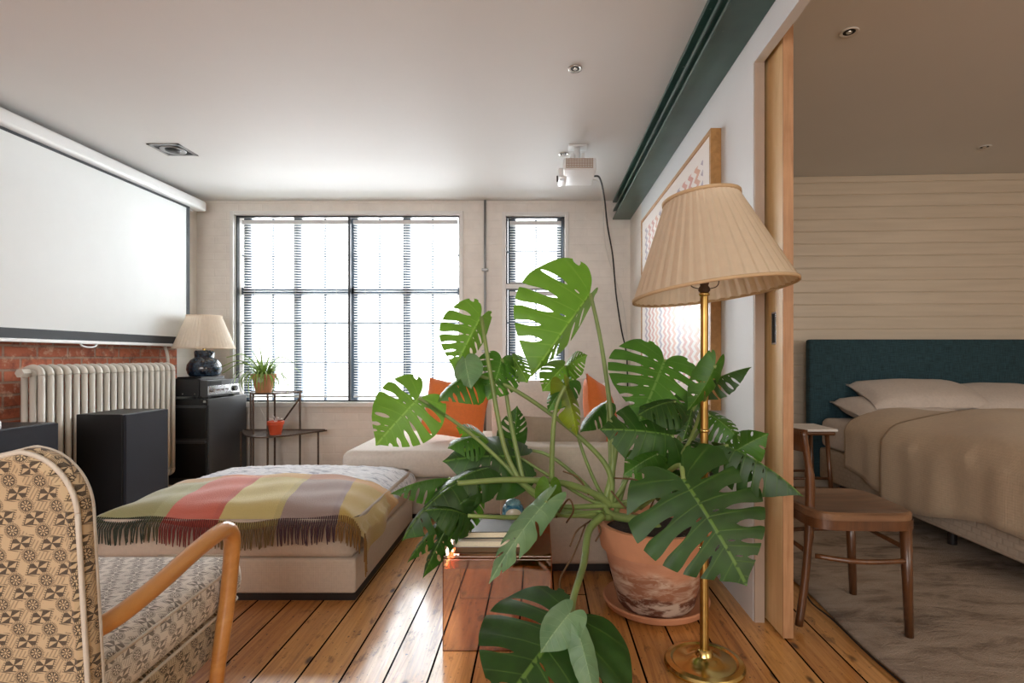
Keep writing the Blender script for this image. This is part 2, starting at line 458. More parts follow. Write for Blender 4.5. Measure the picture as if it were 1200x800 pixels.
def m_vase():
    g=N('blue black glaze'); v=g.coord(); n=g.noise(v,26,4,.7)
    g.set(Base_Color=g.ramp(n,[(.45,C(16,26,40)),(.65,C(58,78,98))]),Roughness=.12,Coat_Weight=.5); return g.m
M['vase']=m_vase()
def m_jar():
    g=N('painted blue jar'); v=g.coord(); x,y,z=g.sep(v); an=y.op('ARCTAN2',x)
    n=g.noise(v,50,3)
    c=g.ramp(n,[(.4,C(52,108,140)),(.65,C(120,166,184))])
    # cream panel with a yellow flower facing the room
    px=(x-.004); pz=(z-.050)
    pr=(px*px*.55+pz*pz).op('SQRT'); pan=(pr<.024)*(y<0)
    c=g.mix(pan,c,C(216,204,180))
    fz=z-.036; fr=(px*px+fz*fz).op('SQRT'); fa=fz.op('ARCTAN2',px)
    fl=(fr<((fa*11).sin()*.003+.013))*(fz>-.006)*(y<0)
    c=g.mix(fl,c,C(226,186,30)); 
    g.set(Base_Color=c,Roughness=.18); return g.m
M['jar']=m_jar()

def leaf_mat(name, c1, c2, vein, trans, tc):
    g=N(name)
    u=g.n('ShaderNodeUVMap'); u.uv_map='Vein'; ax,y0,_=g.sep(u.outputs[0])
    f=((y0/.135).fract()-.5).abs()          # .5 on a vein
    lat=(f.sm(.43,.5))*((ax*-1+.5).sm(0,.45))
    mid=(ax*-1+.016).sm(0,.010)
    vm=(mid+lat*.45).min(1)
    n=g.noise(g.coord(),16,4)
    base=g.ramp(n,[(.3,c1),(.7,c2)])
    c=g.mix(vm*.75,base,vein)
    g.set(Base_Color=c,Roughness=.42,Specular_IOR_Level=.38)
    g.bump(f*-.35+vm*.6+n*.3,.3,.005)
    tr=g.n('ShaderNodeBsdfTranslucent'); g.L(g.mix(n*.5,tc,g.mix(.5,tc,c2)),tr.inputs[0])
    mx=g.n('ShaderNodeMixShader'); mx.inputs[0].default_value=trans
    g.L(g.b.outputs[0],mx.inputs[1]); g.L(tr.outputs[0],mx.inputs[2]); g.L(mx.outputs[0],g.out.inputs[0]); return g.m
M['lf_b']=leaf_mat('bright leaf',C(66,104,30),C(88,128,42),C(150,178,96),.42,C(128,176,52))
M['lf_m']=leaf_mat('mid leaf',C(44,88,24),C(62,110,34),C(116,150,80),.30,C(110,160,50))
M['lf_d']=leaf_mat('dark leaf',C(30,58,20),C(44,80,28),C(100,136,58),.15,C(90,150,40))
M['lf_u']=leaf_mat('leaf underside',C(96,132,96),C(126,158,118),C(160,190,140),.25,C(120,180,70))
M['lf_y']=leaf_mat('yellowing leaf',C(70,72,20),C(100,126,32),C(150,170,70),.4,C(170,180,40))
M['stem']=simple('petiole green',C(122,142,80),.45,var=.25,vs=6)
M['stemy']=simple('young stem',C(150,160,60),.45,var=.2,vs=6)
M['root']=simple('aerial root',C(112,84,56),.8,var=.2,vs=20)
M['grass']=simple('spider plant blade',C(128,158,72),.45,var=.25,vs=30)

# ------------------------------------------------------------------ ROOM SHELL
S('floor',MB().box(XL-.1,4.6,-3.0,D+.1,-.05,0),M['floor'])
S('ceiling',MB().box(XL-.1,4.6,-3.0,D+.1,ZC,ZC+.06),M['ceil'])
S('wall_left',MB().box(XL-.12,XL,-3.0,4.82,0,ZC),M['brick'])
S('trim_1',MB().box(XL-.12,XL+.002,4.82,D,0,ZC),M['brickwy'])
# window wall with two openings
W1=(-2.85,-.745,.63,2.375); W2=(-.312,.238,.52,2.365)
w=MB(); y0,y1=D,D+.25
w.box(XL-.12,W1[0],y0,y1,0,ZC); w.box(W1[0],W1[1],y0,y1,0,W1[2]); w.box(W1[0],W1[1],y0,y1,W1[3],ZC)
w.box(W1[1],W2[0],y0,y1,0,ZC); w.box(W2[0],W2[1],y0,y1,0,W2[2]); w.box(W2[0],W2[1],y0,y1,W2[3],ZC); w.box(W2[1],1.1,y0,y1,0,ZC)
S('wall_back',w,M['brickw'])
# partition with door opening
PE=2.17
S('wall_right',MB().box(XR,XR+.038,PE,4.55,0,ZC),M['wallw'])
S('wall_right_brick',MB().box(XR,XR+.04,4.55,D,0,ZC),M['brickwy'])
S('trim_2',MB().box(XR+.002,XR+.040,PE-.012,PE,0,2.215),M['jamb'])
hd=MB().box(XR,XR+.038,-3.0,PE,2.215,ZC)
S('wall_header',hd,M['wallw'])
S('wall_partition_bedroom',MB().box(XR+.105,XR+.135,PE,4.6,0,ZC),M['board'])
# bedroom wall: real shiplap boards
bw=MB(); pitch=.098; z=0
def by(x): return 4.42-.055*(x-2)
while z<ZC:
    z1=min(z+pitch,ZC); prof=[(z,.006),(z+.003,.006),(z+.005,0),(z1-.008,0),(z1-.002,.003),(z1,.006)]
    vs=[]; 
    for x in (.95,4.6):
        for (zz,dy) in prof: vs.append((x,by(x)+dy,min(zz,ZC)))
    n=len(prof); bw.add(vs,[(i,i+n,i+n+1,i+1) for i in range(n-1)]); z=z1
S('wall_bedroom',bw,M['board'],solid=0)
S('wall_right_far',MB().box(4.5,4.6,-3.0,4.5,0,ZC),M['board'])
S('wall_rear',MB().box(XL-.1,4.6,-3.1,-3.0,0,ZC),M['wallw'])
# sills / reveals
def surround(n,W):
    m=MB(); a,b,c,d=W; t=.035
    m.box(a-t,a,D-.015,D+.02,c-t,d+t); m.box(b,b+t,D-.015,D+.02,c-t,d+t); m.box(a,b,D-.015,D+.02,d,d+t)
    m.box(a-t,b+t,D-.05,D+.02,c-.045,c)
    S('trim_%d'%n,m,M['whitep'],bevel=.004)
surround(3,W1); surround(4,W2)

# ---- windows: black inner steel frame, blue-grey outer bars, glass
def window(n,W,verts,hor,thickv,thickh,extra=None):
    a,b,c,d=W; t=.013
    fr=MB(); y=D+.03
    fr.box(a,a+t,y,y+.04,c,d); fr.box(b-t,b,y,y+.04,c,d); fr.box(a,b,y,y+.04,c,c+t); fr.box(a,b,y,y+.04,d-t,d)
    for e in (extra or []): fr.box(*e)
    root=S('window_%d'%n,fr,M['blackf'],bevel=.002)
    bars=MB(); y=D+.13
    for x in thickv: bars.box(x-.036,x+.036,y,y+.05,c,d)
    for x in verts: bars.box(x-.009,x+.009,y+.01,y+.04,c,d)
    for z in thickh: bars.box(a,b,y,y+.05,z-.034,z+.034)
    for z in hor: bars.box(a,b,y+.01,y+.04,z-.008,z+.008)
    O('glazing_bars',bars,M['bluef'],root)
    O('glass_pane',MB().box(a,b,y+.022,y+.028,c,d),M['glass'],root)
    return root
px=lambda p:(p-CX)*(D+.14)/F
pz=lambda p:HC-(p-CY)*(D+.14)/F
xm=(409.5-CX)*(D+.04)/F
window(1,W1,[px(320),px(381),px(445),px(507)],[pz(299),pz(378),pz(425)],[px(291),px(349.5),px(415),px(477)],[pz(341)],
       [(xm-.010,xm+.010,D+.03,D+.07,W1[2],W1[3])])
zt=HC+(418-336)*(D+.03)/F
window(2,W2,[px(628)],[pz(295),pz(378),pz(420)],[px(600),px(657)],[],[(W2[0],W2[1],D+.0,D+.07,zt-.03,zt+.03)])
S('window_transom',MB().box(W2[0],W2[1],D-.012,D+.02,zt-.022,zt+.022),M['whitep'])
# ---- blinds
def blind(x0,x1,z0,z1,label,tilt=.25):
    t=empty('venetian_blind',((x0+x1)/2,D+.09,z0),label,'blind','white slatted window blinds')
    y=D+.095
    O('head_rail',MB().rbox(x0+.005,x1-.005,y-.02,y+.02,z1-.045,z1-.005,.004),M['plastic'],t)
    sl=MB(); z=z0+.035; hw=.0115
    while z<z1-.05:
        dz=math.sin(tilt)*hw; dy=math.cos(tilt)*hw
        sl.add([(x0+.008,y-dy,z+dz),(x1-.008,y-dy,z+dz),(x1-.008,y,z+.0015),(x0+.008,y,z+.0015),(x1-.008,y+dy,z-dz),(x0+.008,y+dy,z-dz)],[(0,1,2,3),(3,2,4,5)])
        z+=.0245
    O('slats',sl,M['slat'],t)
    O('bottom_rail',MB().rbox(x0+.008,x1-.008,y-.012,y+.012,z0+.004,z0+.022,.003),M['plastic'],t)
    for k in (.12,.5,.88):
        x=x0+(x1-x0)*k; O('ladder_cord',MB().tube([(x,y-.012,z0+.02),(x,y-.012,z1-.04)],.0012,5),M['cord_w'],t)
blind(W1[0]+.024,xm-.016,W1[2]+.03,W1[3]-.022,'white venetian blind on the left half of the wide window')
blind(xm+.016,W1[1]-.024,W1[2]+.03,W1[3]-.022,'white venetian blind on the right half of the wide window')
blind(W2[0]+.024,W2[1]-.024,zt+.032,W2[3]-.022,'short white blind in upper pane of the narrow window')
blind(W2[0]+.024,W2[1]-.024,W2[2]+.03,zt-.032,'white blind in lower pane of the narrow window')

# ---- exterior bright sky panel standing outside the building
S('sky_backdrop',MB().box(-6,4,D+2.6,D+2.62,-1,5),M['sky'])

# ---- beam
zb=2.33
bm_=MB(); bm_.box(.686,.85,-3.0,D+.05,zb,zb+.016); bm_.box(.686,.85,-3.0,D+.05,ZC-.018,ZC)
bm_.box(.758,.770,-3.0,D+.05,zb+.016,ZC-.018); bm_.box(.690,.698,-3.0,D+.04,2.405,2.425); bm_.box(.698,.758,-3.0,D+.04,2.410,2.418)  # last two boxes: ridge added along the web for a highlight line
S('trim_5',bm_,M['green'],bevel=.003,label='dark green painted steel beam under ceiling')
O_bolts=MB()
for y in (3.0,2.6,4.1): O_bolts.lathe([(0,.012),(.010,.012),(.010,0)],(.72,y,zb+.016),12)
S('trim_6',O_bolts,M['chrome'])
# ---- conduit
t=empty('conduit_pipe',(-.505,D-.02,0),'grey metal conduit pipe running down wall between the windows','pipe')
O('pipe',MB().tube([(-.505,D-.02,0),(-.505,D-.02,ZC)],.011,12),M['galv'],t,smooth=True)
for z in (1.86,1.1): O('pipe_clip',MB().rbox(-.535,-.475,D-.034,D-.001,z-.012,z+.012,.004),M['galv'],t)

# ------------------------------------------------------------------ SCREEN
sx=-3.08
t=empty('projection_screen',(sx,3.7,1.14),'large white pull-down projection screen with black border on left wall','screen')
O('screen_housing',MB().rbox(sx-.05,sx+.05,2.5,4.98,2.37,2.462,.02,4),M['plastic'],t,smooth=True)
O('screen_fabric',MB().box(sx-.004,sx,2.5,4.80,1.22,2.40),M['screen'],t)
b=MB(); b.box(sx-.005,sx+.002,4.765,4.81,1.16,2.385); b.box(sx-.005,sx+.002,2.5,4.765,1.16,1.22); b.box(sx-.005,sx+.0022,2.5,4.8,2.352,2.372)
O('screen_border',b,M['sborder'],t)
O('bottom_bar',MB().rbox(sx-.012,sx+.012,2.5,4.83,1.137,1.16,.006),M['plastic'],t)
yh=3.08*F/(CX-103)
O('pull_handle',MB().tube(smooth_path([(sx+.005,yh-.07,1.140),(sx+.008,yh-.05,1.122),(sx+.010,yh,1.114),(sx+.008,yh+.05,1.122),(sx+.005,yh+.07,1.140)]),.006,8),M['plastic'],t,smooth=True)
for y in (4.9,2.6): O('wall_bracket',MB().box(XL+.001,sx-.045,y-.02,y+.02,2.36,2.45),M['plastic'],t)

# ------------------------------------------------------------------ RADIATOR
t=empty('column_radiator',(-3.02,3.8,0),'cream cast iron column radiator on brick wall below screen','radiator')
N_=20; ya,yb=3.20,4.42
for k in range(N_):
    y=ya+(yb-ya)*(k+.5)/N_; m=MB(); r=.0165
    for x in (-3.045,-2.995,-2.945):
        m.tube([(x,y,.16),(x,y,.94)],r,10)
    for zc,sg in ((.94,1),(.16,-1)):
        m.tube(smooth_path([(-3.045,y,zc),(-3.035,y,zc+sg*.032),(-2.995,y,zc+sg*.048),(-2.955,y,zc+sg*.032),(-2.945,y,zc)],5),[.018]*21,10)
    O('radiator_section',m,M['rad'],t,smooth=True)
for z in (.955,.14): O('header_pipe',MB().tube([(-2.995,ya-.03,z),(-2.995,yb+.02,z)],.020,10),M['rad'],t,smooth=True)
O('end_plug',MB().tube([(-2.995,ya-.055,.955),(-2.995,ya-.005,.955)],.027,6),M['rad'],t)
for y in (ya+.1,yb-.1): O('radiator_foot',MB().rbox(-3.09,-2.94,y-.015,y+.015,0,.14,.008),M['rad'],t)
t=O('radiator_pipe',MB().tube(smooth_path([(-3.10,4.56,0.0),(-3.10,4.56,.6),(-3.10,4.56,1.0),(-3.13,4.57,1.14)]),.012,10),M['rad'],smooth=True,label='cream vertical heating pipe at window end of the radiator',cat='pipe')

# ------------------------------------------------------------------ SPEAKERS
def speaker(x0,x1,ya,yb,h,label):
    t=empty('floor_speaker',((x0+x1)/2,(ya+yb)/2,0),label,'speaker','black floorstanding speakers')
    O('speaker_cabinet',MB().rbox(x0,x1-.022,ya,yb,.0,h,.004),M['black'],t)
    O('grille',MB().rbox(x1-.020,x1,ya+.004,yb-.004,.03,h-.004,.004),M['grille'],t)
speaker(-2.935,-2.62,3.46,3.86,.685,'black floorstanding speaker standing in front of the cream radiator')
speaker(-3.03,-2.69,2.66,3.06,.685,'black speaker behind the patterned armchair at left frame edge')
t=empty('plastic_bottle',(-2.735,2.745,.685),'small white bottle on the nearer black speaker','bottle')
O('body',MB().lathe([(.0,0),(.020,0),(.022,.006),(.022,.035),(.014,.048),(0,.048)],(-2.735,2.745,.685),20),M['plastic'],t,smooth=True)
O('cap',MB().lathe([(.012,.046),(.012,.060),(.006,.064),(0,.064)],(-2.735,2.745,.685),16),M['plastic'],t,smooth=True)

# ------------------------------------------------------------------ FILING CABINET
fx0,fx1,fy0,fy1,fz=-3.17,-2.712,4.465,5.06,.705
t=empty('filing_cabinet',((fx0+fx1)/2,(fy0+fy1)/2,0),'black two-drawer metal filing cabinet beside the radiator under lamp','cabinet')
O('cabinet_body',MB().rbox(fx0,fx1,fy0+.018,fy1,.0,fz,.004),M['cab'],t)
O('cabinet_top_edge',MB().rbox(fx0,fx1,fy0,fy0+.02,fz-.05,fz,.003),M['blacks'],t)
for z0,z1 in ((.38,.645),(.06,.355)):
    d_=O('drawer',MB().rbox(fx0+.015,fx1-.012,fy0-.004,fy0+.018,z0,z1,.004),M['cabd'],t)
    O('drawer_grip',MB().rbox(fx0+.015,fx1-.012,fy0-.012,fy0,z1-.012,z1+.008,.004),M['cab'],d_)
    O('drawer_lock',MB().box(fx0+.05,fx0+.10,fy0-.006,fy0,z1-.09,z1-.05),M['cab'],d_)
O('edge_label',MB().box(fx0+.015,fx0+.085,fy0-.002,fy0+.001,fz-.030,fz-.016),M['plastic'],t)
O('lock_button',MB().box(fx1-.035,fx1-.012,fy0-.003,fy0+.001,fz-.030,fz-.012),M['chrome'],t)
# amplifier and tuner
t=empty('hifi_amplifier',(-2.97,4.7,fz),'black hi-fi amplifier box on the filing cabinet below table lamp','amplifier')
O('case',MB().rbox(-3.06,-2.80,4.49,4.86,fz+.018,fz+.165,.005),M['black'],t)
O('front_panel',MB().rbox(-2.80,-2.792,4.50,4.85,fz+.022,fz+.16,.003),M['blacks'],t)
for x in (-3.03,-2.84):
    for y in (4.53,4.82): O('foot',MB().lathe([(0,0),(.018,0),(.018,.02),(0,.02)],(x,y,fz),16),M['blacks'],t)
for k in range(3): O('screw',MB().lathe([(0,.004),(.006,.004),(.006,0)],(0,0,0),10,M=Matrix.Translation((-3.03+k*.1,4.49,fz+.04))@Matrix.Rotation(PI/2,4,'X')),M['chrome'],t)
t=empty('hifi_receiver',(-2.76,4.75,fz),'silver-fronted hi-fi receiver with knobs beside black amplifier on cabinet','receiver')
O('case',MB().rbox(-2.785,-2.722,4.48,4.95,fz+.014,fz+.150,.004),M['cab'],t)
O('front_panel',MB().rbox(-2.722,-2.712,4.48,4.95,fz+.030,fz+.105,.003),M['chrome'],t)
O('display',MB().box(-2.713,-2.7105,4.50,4.66,fz+.112,fz+.140),M['dkhole'],t)
for y,r in ((4.53,.014),(4.62,.008),(4.68,.008),(4.74,.008),(4.86,.024)):
    O('knob',MB().tube([(-2.712,y,fz+.068),(-2.694,y,fz+.068)],r,16),M['blacks'] if r>.02 else M['chrome'],t)
for y in (4.52,4.9): O('foot',MB().box(-2.78,-2.73,y-.015,y+.015,fz,fz+.015),M['blacks'],t)
t=O('record_deck_lid',MB().rbox(-3.0,-2.80,4.52,4.86,fz+.166,fz+.178,.004),M['blacks'],label='thin flat black tray on top of the hi-fi amplifier',cat='tray')
t=O('coiled_cable',MB().tube(smooth_path([(-3.12+.035*math.cos(k*1.3)*(1+.1*k%.3),4.50+.02*math.sin(k*1.3),fz+.008+.004*k) for k in range(14)],4),.004,6),M['cord_w'],smooth=True,label='white coiled cable at the left corner of filing cabinet',cat='cable')

# ------------------------------------------------------------------ LAMPS
def pleated(c,r0,z0,r1,z1,n_pleat,M_,amp):
    n=n_pleat*6; m=MB()
    prof=[(r0+(r1-r0)*k/6,z0+(z1-z0)*k/6) for k in range(7)]
    def rip(k,i):
        f=(k%6)/6.0; return (amp*(f*1.2) - (amp*.5 if k%6==0 else 0))*(1-.5*i/6)
    return m.lathe(prof,c,n,M=M_,ripple=rip)
# table lamp
lx,ly,lz=(239.5-CX)*4.72/F,4.72,fz+.178
t=empty('table_lamp',(lx,ly,lz),'table lamp with cream pleated shade and dark blue ceramic base','lamp')
O('lamp_base',MB().lathe([(0,0),(.105,0),(.125,.02),(.135,.06),(.130,.10),(.105,.14),(.078,.158),(.074,.165),(.078,.21),(.070,.222),(0,.224)],(lx,ly,lz),40),M['vase'],t,smooth=True)
O('lamp_stem',MB().lathe([(.012,.22),(.014,.24),(.020,.25),(.020,.275),(.012,.285),(.012,.32)],(lx,ly,lz),20),M['brass'],t,smooth=True)
zs=1.125-lz
O('lamp_shade',pleated((lx,ly,lz),.232,zs,.130,zs+.275,44,None,.006),M['shade2'],t,smooth=True)
m=MB()
for rr,zz in ((.236,zs),(.133,zs+.275)):
    m=MB().lathe([(rr-.004,zz-.004),(rr+.004,zz-.004),(rr+.004,zz+.008),(rr-.004,zz+.008),(rr-.004,zz-.004)],(lx,ly,lz),48)
    O('shade_trim',m,M['shade2'],t)
# floor lamp
fxl,fyl=.5605,1.856
t=empty('floor_lamp',(fxl,fyl,0),'tall brass floor lamp with large tilted pleated cream shade','lamp')
O('lamp_foot',MB().lathe([(0,.0),(.128,0),(.134,.006),(.134,.012),(.128,.020),(.112,.024),(.104,.019),(.060,.022),(.045,.034),(.030,.040),(.026,.052),(.018,.060),(.0,.060)],(fxl,fyl,0),64),M['brass'],t,smooth='auto')
O('pole',MB().lathe([(.015,.05),(.015,.40)],(fxl,fyl,0),24).lathe([(.0135,.40),(.0135,1.27)],(fxl,fyl,0),24),M['brassd'],t,smooth=True)
for z in (.40,.80,1.262): O('collar',MB().lathe([(.0135,-.006),(.017,-.004),(.0185,0),(.017,.004),(.0135,.006)],(fxl,fyl,z),24),M['brass'],t,smooth=True)
O('lamp_socket',MB().lathe([(.014,1.268),(.020,1.275),(.018,1.285),(.013,1.292),(.016,1.30),(.018,1.335),(.014,1.345),(0,1.346)],(fxl,fyl,0),24),M['metalbr'],t,smooth=True)
O('bulb',MB().lathe([(0.012,1.345),(.015,1.36),(.028,1.39),(.030,1.41),(.020,1.435),(0,1.443)],(fxl,fyl,0),24),M['plastic'],t,smooth=True)
m=MB()
for s in (-1,1):
    m.tube(smooth_path([(fxl+s*.015,fyl,1.28),(fxl+s*.045,fyl,1.292),(fxl+s*.050,fyl,1.33),(fxl+s*.045,fyl,1.45),(fxl+s*.012,fyl,1.57),(fxl,fyl,1.585)],6),.0018,6)
O('harp',m,M['metalbr'],t,smooth=True)
tl=Matrix.Translation((0,0,1.42))@Matrix.Rotation(math.radians(-6.3),4,'Y')@Matrix.Rotation(math.radians(-3),4,'X')@Matrix.Translation((0,0,-1.42))
sc=(fxl+.012,fyl,-.012)
O('lamp_shade',pleated(sc,.262,1.282,.122,1.600,42,tl,.007),M['shade'],t,smooth=True)
m=MB()
for rr,zz in ((.268,1.280),(.128,1.600)):
    m=MB().lathe([(rr-.004,zz-.004),(rr+.004,zz-.004),(rr+.004,zz+.006),(rr-.004,zz+.006),(rr-.004,zz-.004)],sc,64,M=tl)
    O('shade_trim',m,M['shadeb'],t,smooth=True)
m=MB()
for k in range(3):
    w=k*2*PI/3+.3; m.tube([tl@Vector((0,0,1.585))+Vector(sc),tl@Vector((.126*math.cos(w),.126*math.sin(w),1.598))+Vector(sc)],.0016,6)
O('shade_spider',m,M['metalbr'],t)

# ------------------------------------------------------------------ PLANT STAND + POTS
t=empty('plant_stand',(-2.28,4.75,0),'brown metal two-tier corner plant stand below the wide window','plant stand')
def qshelf(cx,cy,r,z,x0,x1,dy):
    m=MB(); pts=[]
    n=14
    for k in range(n+1):
        u=k/n; x=x0+(x1-x0)*u; y=cy-dy*math.sin(PI*u); pts.append((x,y))
    top=[(x,y,z) for x,y in pts]; bot=[(x,y,z-.012) for x,y in pts]; L=len(pts)
    m.add(top+bot,[tuple(range(L)),tuple(range(2*L-1,L-1,-1))]+[(i,i+1,L+i+1,L+i) for i in range(L-1)]+[(L-1,0,L,2*L-1)])
    return m
xa=(289-CX)*4.9/F; xb=(350-CX)*4.9/F
O('top_shelf',qshelf(0,4.98,.3,.735,xa,xb,.30),M['metalbr'],t)
xc=(270-CX)*4.75/F; xd=(368.5-CX)*4.75/F
O('lower_shelf',qshelf(0,4.98,.3,.385,xc-.02,xd+.02,.44),M['metalbr'],t)
rimw=MB(); rimw.tube([(xa,4.98,.735),(xb,4.98,.735)],.007,8); rimw.tube([(xc,4.98,.385),(xd,4.98,.385)],.007,8)
O('shelf_rim',rimw,M['metalbr'],t)
for x,y,zt_ in ((xa+.01,4.95,.73),(xb-.01,4.95,.73),(xc+.02,4.88,.385),(xd-.02,4.88,.385),((xa+xb)/2-.07,4.70,.73),((xa+xb)/2+.06,4.69,.73),((xa+xb)/2-.01,4.96,.73)):
    O('leg',MB().tube([(x,y,0),(x,y,zt_)],.009,8),M['metalbr'],t)
O('diagonal_brace',MB().tube([(xb-.01,4.95,.68),((xa+xb)/2+.03,4.93,.40)],.008,8),M['metalbr'],t)
O('diagonal_rod',MB().tube([(xa+.06,4.9,.72),((xa+xb)/2-.02,4.90,.40)],.003,8),M['cord_w'],t)
# spider plant
sxp,syp,szp=(309-CX)*4.83/F,4.83,.735
t=empty('spider_plant',(sxp,syp,szp),'trailing spider plant in terracotta pot on top of the plant stand','potted plant')
pt=O('pot',MB().lathe([(0,0),(.062,0),(.092,.125),(.102,.128),(.104,.165),(.094,.166),(.090,.145),(0,.145)],(sxp,syp,szp),32),M['terra'],t,smooth='auto')
O('pot_tag',MB().lathe([(0,0),(.025,0),(.025,.003),(0,.003)],(0,0,0),24,M=Matrix.Translation((sxp+.02,syp-.104,szp+.115))@Matrix.Rotation(PI/2+.2,4,'X')),M['whitep'],t)
m=MB(); random.seed(5)
for k in range(130):
    a=random.uniform(0,2*PI); 
    if k<64: L,dr,up=random.uniform(.24,.40),random.uniform(.9,1.9),random.uniform(.7,1.5)
    else: L,dr,up=random.uniform(.24,.40),random.uniform(2.2,2.9),random.uniform(.5,1.0)
    pts=[]; p=Vector((sxp+.04*math.cos(a),syp+.04*math.sin(a),szp+.14)); th=up
    n=9; w0=.0065
    for i in range(n+1):
        pts.append(p.copy()); 
        p=p+Vector((math.cos(a)*math.cos(th),math.sin(a)*math.cos(th),math.sin(th)))*(L/n); th-=dr/n*1.25
    vs=[]; sd=Vector((-math.sin(a),math.cos(a),0))
    for i,q in enumerate(pts):
        q=Vector((q.x,min(q.y,5.06),q.z)); ww=w0*(1-(i/n)**2)+.0006; vs += [q-sd*ww,q+sd*ww]
    m.add(vs,[(2*i,2*i+1,2*i+3,2*i+2) for i in range(n)])
for (ex,ez) in ((-.38,.06),(-.30,.16),(.28,.12),(-.34,.02)):
    q0=Vector((sxp,syp,szp+.15)); e=Vector((sxp+ex,syp-.05,szp+.15+ez)); pts=smooth_path([q0,(q0+e)/2+Vector((0,0,.10)),e],6)
    vs=[]
    for i,q in enumerate(pts): vs += [q-Vector((0,0,.004)),q+Vector((0,0,.004))]
    m.add(vs,[(2*i,2*i+1,2*i+3,2*i+2) for i in range(len(pts)-1)])
O('foliage',m,M['grass'],t,kind='stuff')
rx,ry,rz=(323-CX)*4.68/F,4.68,.385
t=empty('small_pot',(rx,ry,rz),'small red plastic pot with a seedling on the lower tier of stand','plant pot')
O('pot',MB().lathe([(0,0),(.045,0),(.062,.085),(.068,.087),(.070,.115),(.062,.116),(.060,.09),(0,.09)],(rx,ry,rz),28),M['redpot'],t,smooth='auto')
m=MB()
for a,l in ((.4,.06),(1.2,.07),(2.6,.06),(1.8,.09)):
    m.tube(smooth_path([(rx,ry,rz+.09),(rx+math.cos(a)*l*.4,ry,rz+.10+l*.5),(rx+math.cos(a)*l,ry-.01,rz+.09+l*.8)],4),[.003]*8+[.010],6,flat=.4)
O('seedling',m,M['white_fab'],t,smooth=True)

# ------------------------------------------------------------------ SOFA
def cushion_fn(c,w,h,th,rot,bulge=1.0):
    """closed pillow: two puffed sheets, corners drawn out"""
    m=MB(); n=14; R=Matrix.Rotation(rot[2],4,'Z')@Matrix.Rotation(rot[0],4,'X')@Matrix.Rotation(rot[1],4,'Y'); c=Vector(c)
    def f(sgn):
        def g(u,v):
            a,b=2*u-1,2*v-1
            k=(1-abs(a)**2.6)*(1-abs(b)**2.6); t=th/2*(max(k,0)**.45)
            pin=1-.07*(1-abs(b)**2)*abs(a)**6; pin2=1-.07*(1-abs(a)**2)*abs(b)**6
            wr=.004*math.sin(9*a+4*b)*(1-k)
            return c+(R@Vector((a*w/2*pin,sgn*(t+wr),b*h/2*pin2)))
        return g
    m.grid(f(1),n,n); m.grid(f(-1),n,n); return m
t=empty('corner_sofa',(.0,3.5,0),'oatmeal fabric corner sofa with a chaise end beneath the windows','sofa')
O('plinth',MB().box(-.15,.80,2.68,4.42,0,.05).box(-1.2,-.15,3.55,4.42,0,.05),M['plinth'],t)
O('sofa_base',MB().rbox(-.19,.83,2.66,4.47,.045,.27,.015).rbox(-1.25,-.18,3.48,4.47,.045,.27,.015),M['sofa'],t,smooth='auto')
O('arm_panel',MB().rbox(-.19,.83,2.63,2.83,.045,.615,.03,4),M['sofa'],t,smooth='auto')
O('seat_cushion',MB().rbox(-1.26,-.19,3.46,4.46,.275,.452,.055,5),M['sofal'],t,smooth=True,subs=0)
O('seat_cushion',MB().rbox(-.18,.55,2.84,4.2,.275,.452,.05,5),M['sofal'],t,smooth=True)
O('backrest',MB().rbox(.58,.83,2.80,4.47,.25,.74,.04,4),M['sofal'],t,smooth='auto')
O('backrest',MB().rbox(-.37,.83,4.24,4.47,.27,.80,.04,4),M['sofal'],t,smooth='auto')
O('back_cushion',cushion_fn((.0,4.13,.66),.72,.46,.20,(-.14,0,0)),M['sofal'],t,smooth=True)
def cush(name,c,w,h,th,rot,mat,label,group=None):
    return O(name,cushion_fn(c,w,h,th,rot),mat,smooth=True,label=label,cat='cushion',group=group)
cush('scatter_cushion',(-.61,3.98,.665),.47,.42,.15,(-.32,.16,.05),M['orange'],'burnt orange cushion leaning on the chaise below the wide window')
cush('scatter_cushion',(.38,3.30,.68),.44,.44,.15,(-.2,.35,1.15),M['orange'],'burnt orange cushion behind the monstera leaves by the right wall')
cush('scatter_cushion',(.50,3.52,.68),.44,.46,.15,(-.1,.1,1.25),M['white_fab'],'white cushion tucked behind the orange cushion by right wall')
cush('scatter_cushion',(.145,2.93,.60),.46,.27,.16,(.12,0,.0),M['taupe'],'taupe linen cushion resting behind the near sofa arm')

# ------------------------------------------------------------------ OTTOMAN
ox0,ox1,oy0,oy1=-1.95,-.79,2.345,3.41
def otop(x,y):
    u=(x-(ox0+ox1)/2)/((ox1-ox0)/2); v=(y-(oy0+oy1)/2)/((oy1-oy0)/2)
    u=max(-1,min(1,u)); v=max(-1,min(1,v))
    return .365+.055*(1-abs(u)**2.5)*(1-abs(v)**2.5)
t=empty('ottoman',((ox0+ox1)/2,(oy0+oy1)/2,0),'large square oatmeal ottoman in front of the chaise','ottoman')
O('plinth',MB().box(ox0+.03,ox1-.004,oy0+.012,oy1-.03,0,.035),M['plinth'],t)
O('ottoman_base',MB().rbox(ox0,ox1,oy0,oy1,.033,.182,.012,3),M['sofa'],t,smooth='auto')
def draped(x0,x1,y0,y1,zbase,r,mat_top):
    pass
bmx=bmesh.new(); bmesh.ops.create_cube(bmx,size=1); bmesh.ops.subdivide_edges(bmx,edges=bmx.edges[:],cuts=13,use_grid_fill=True)
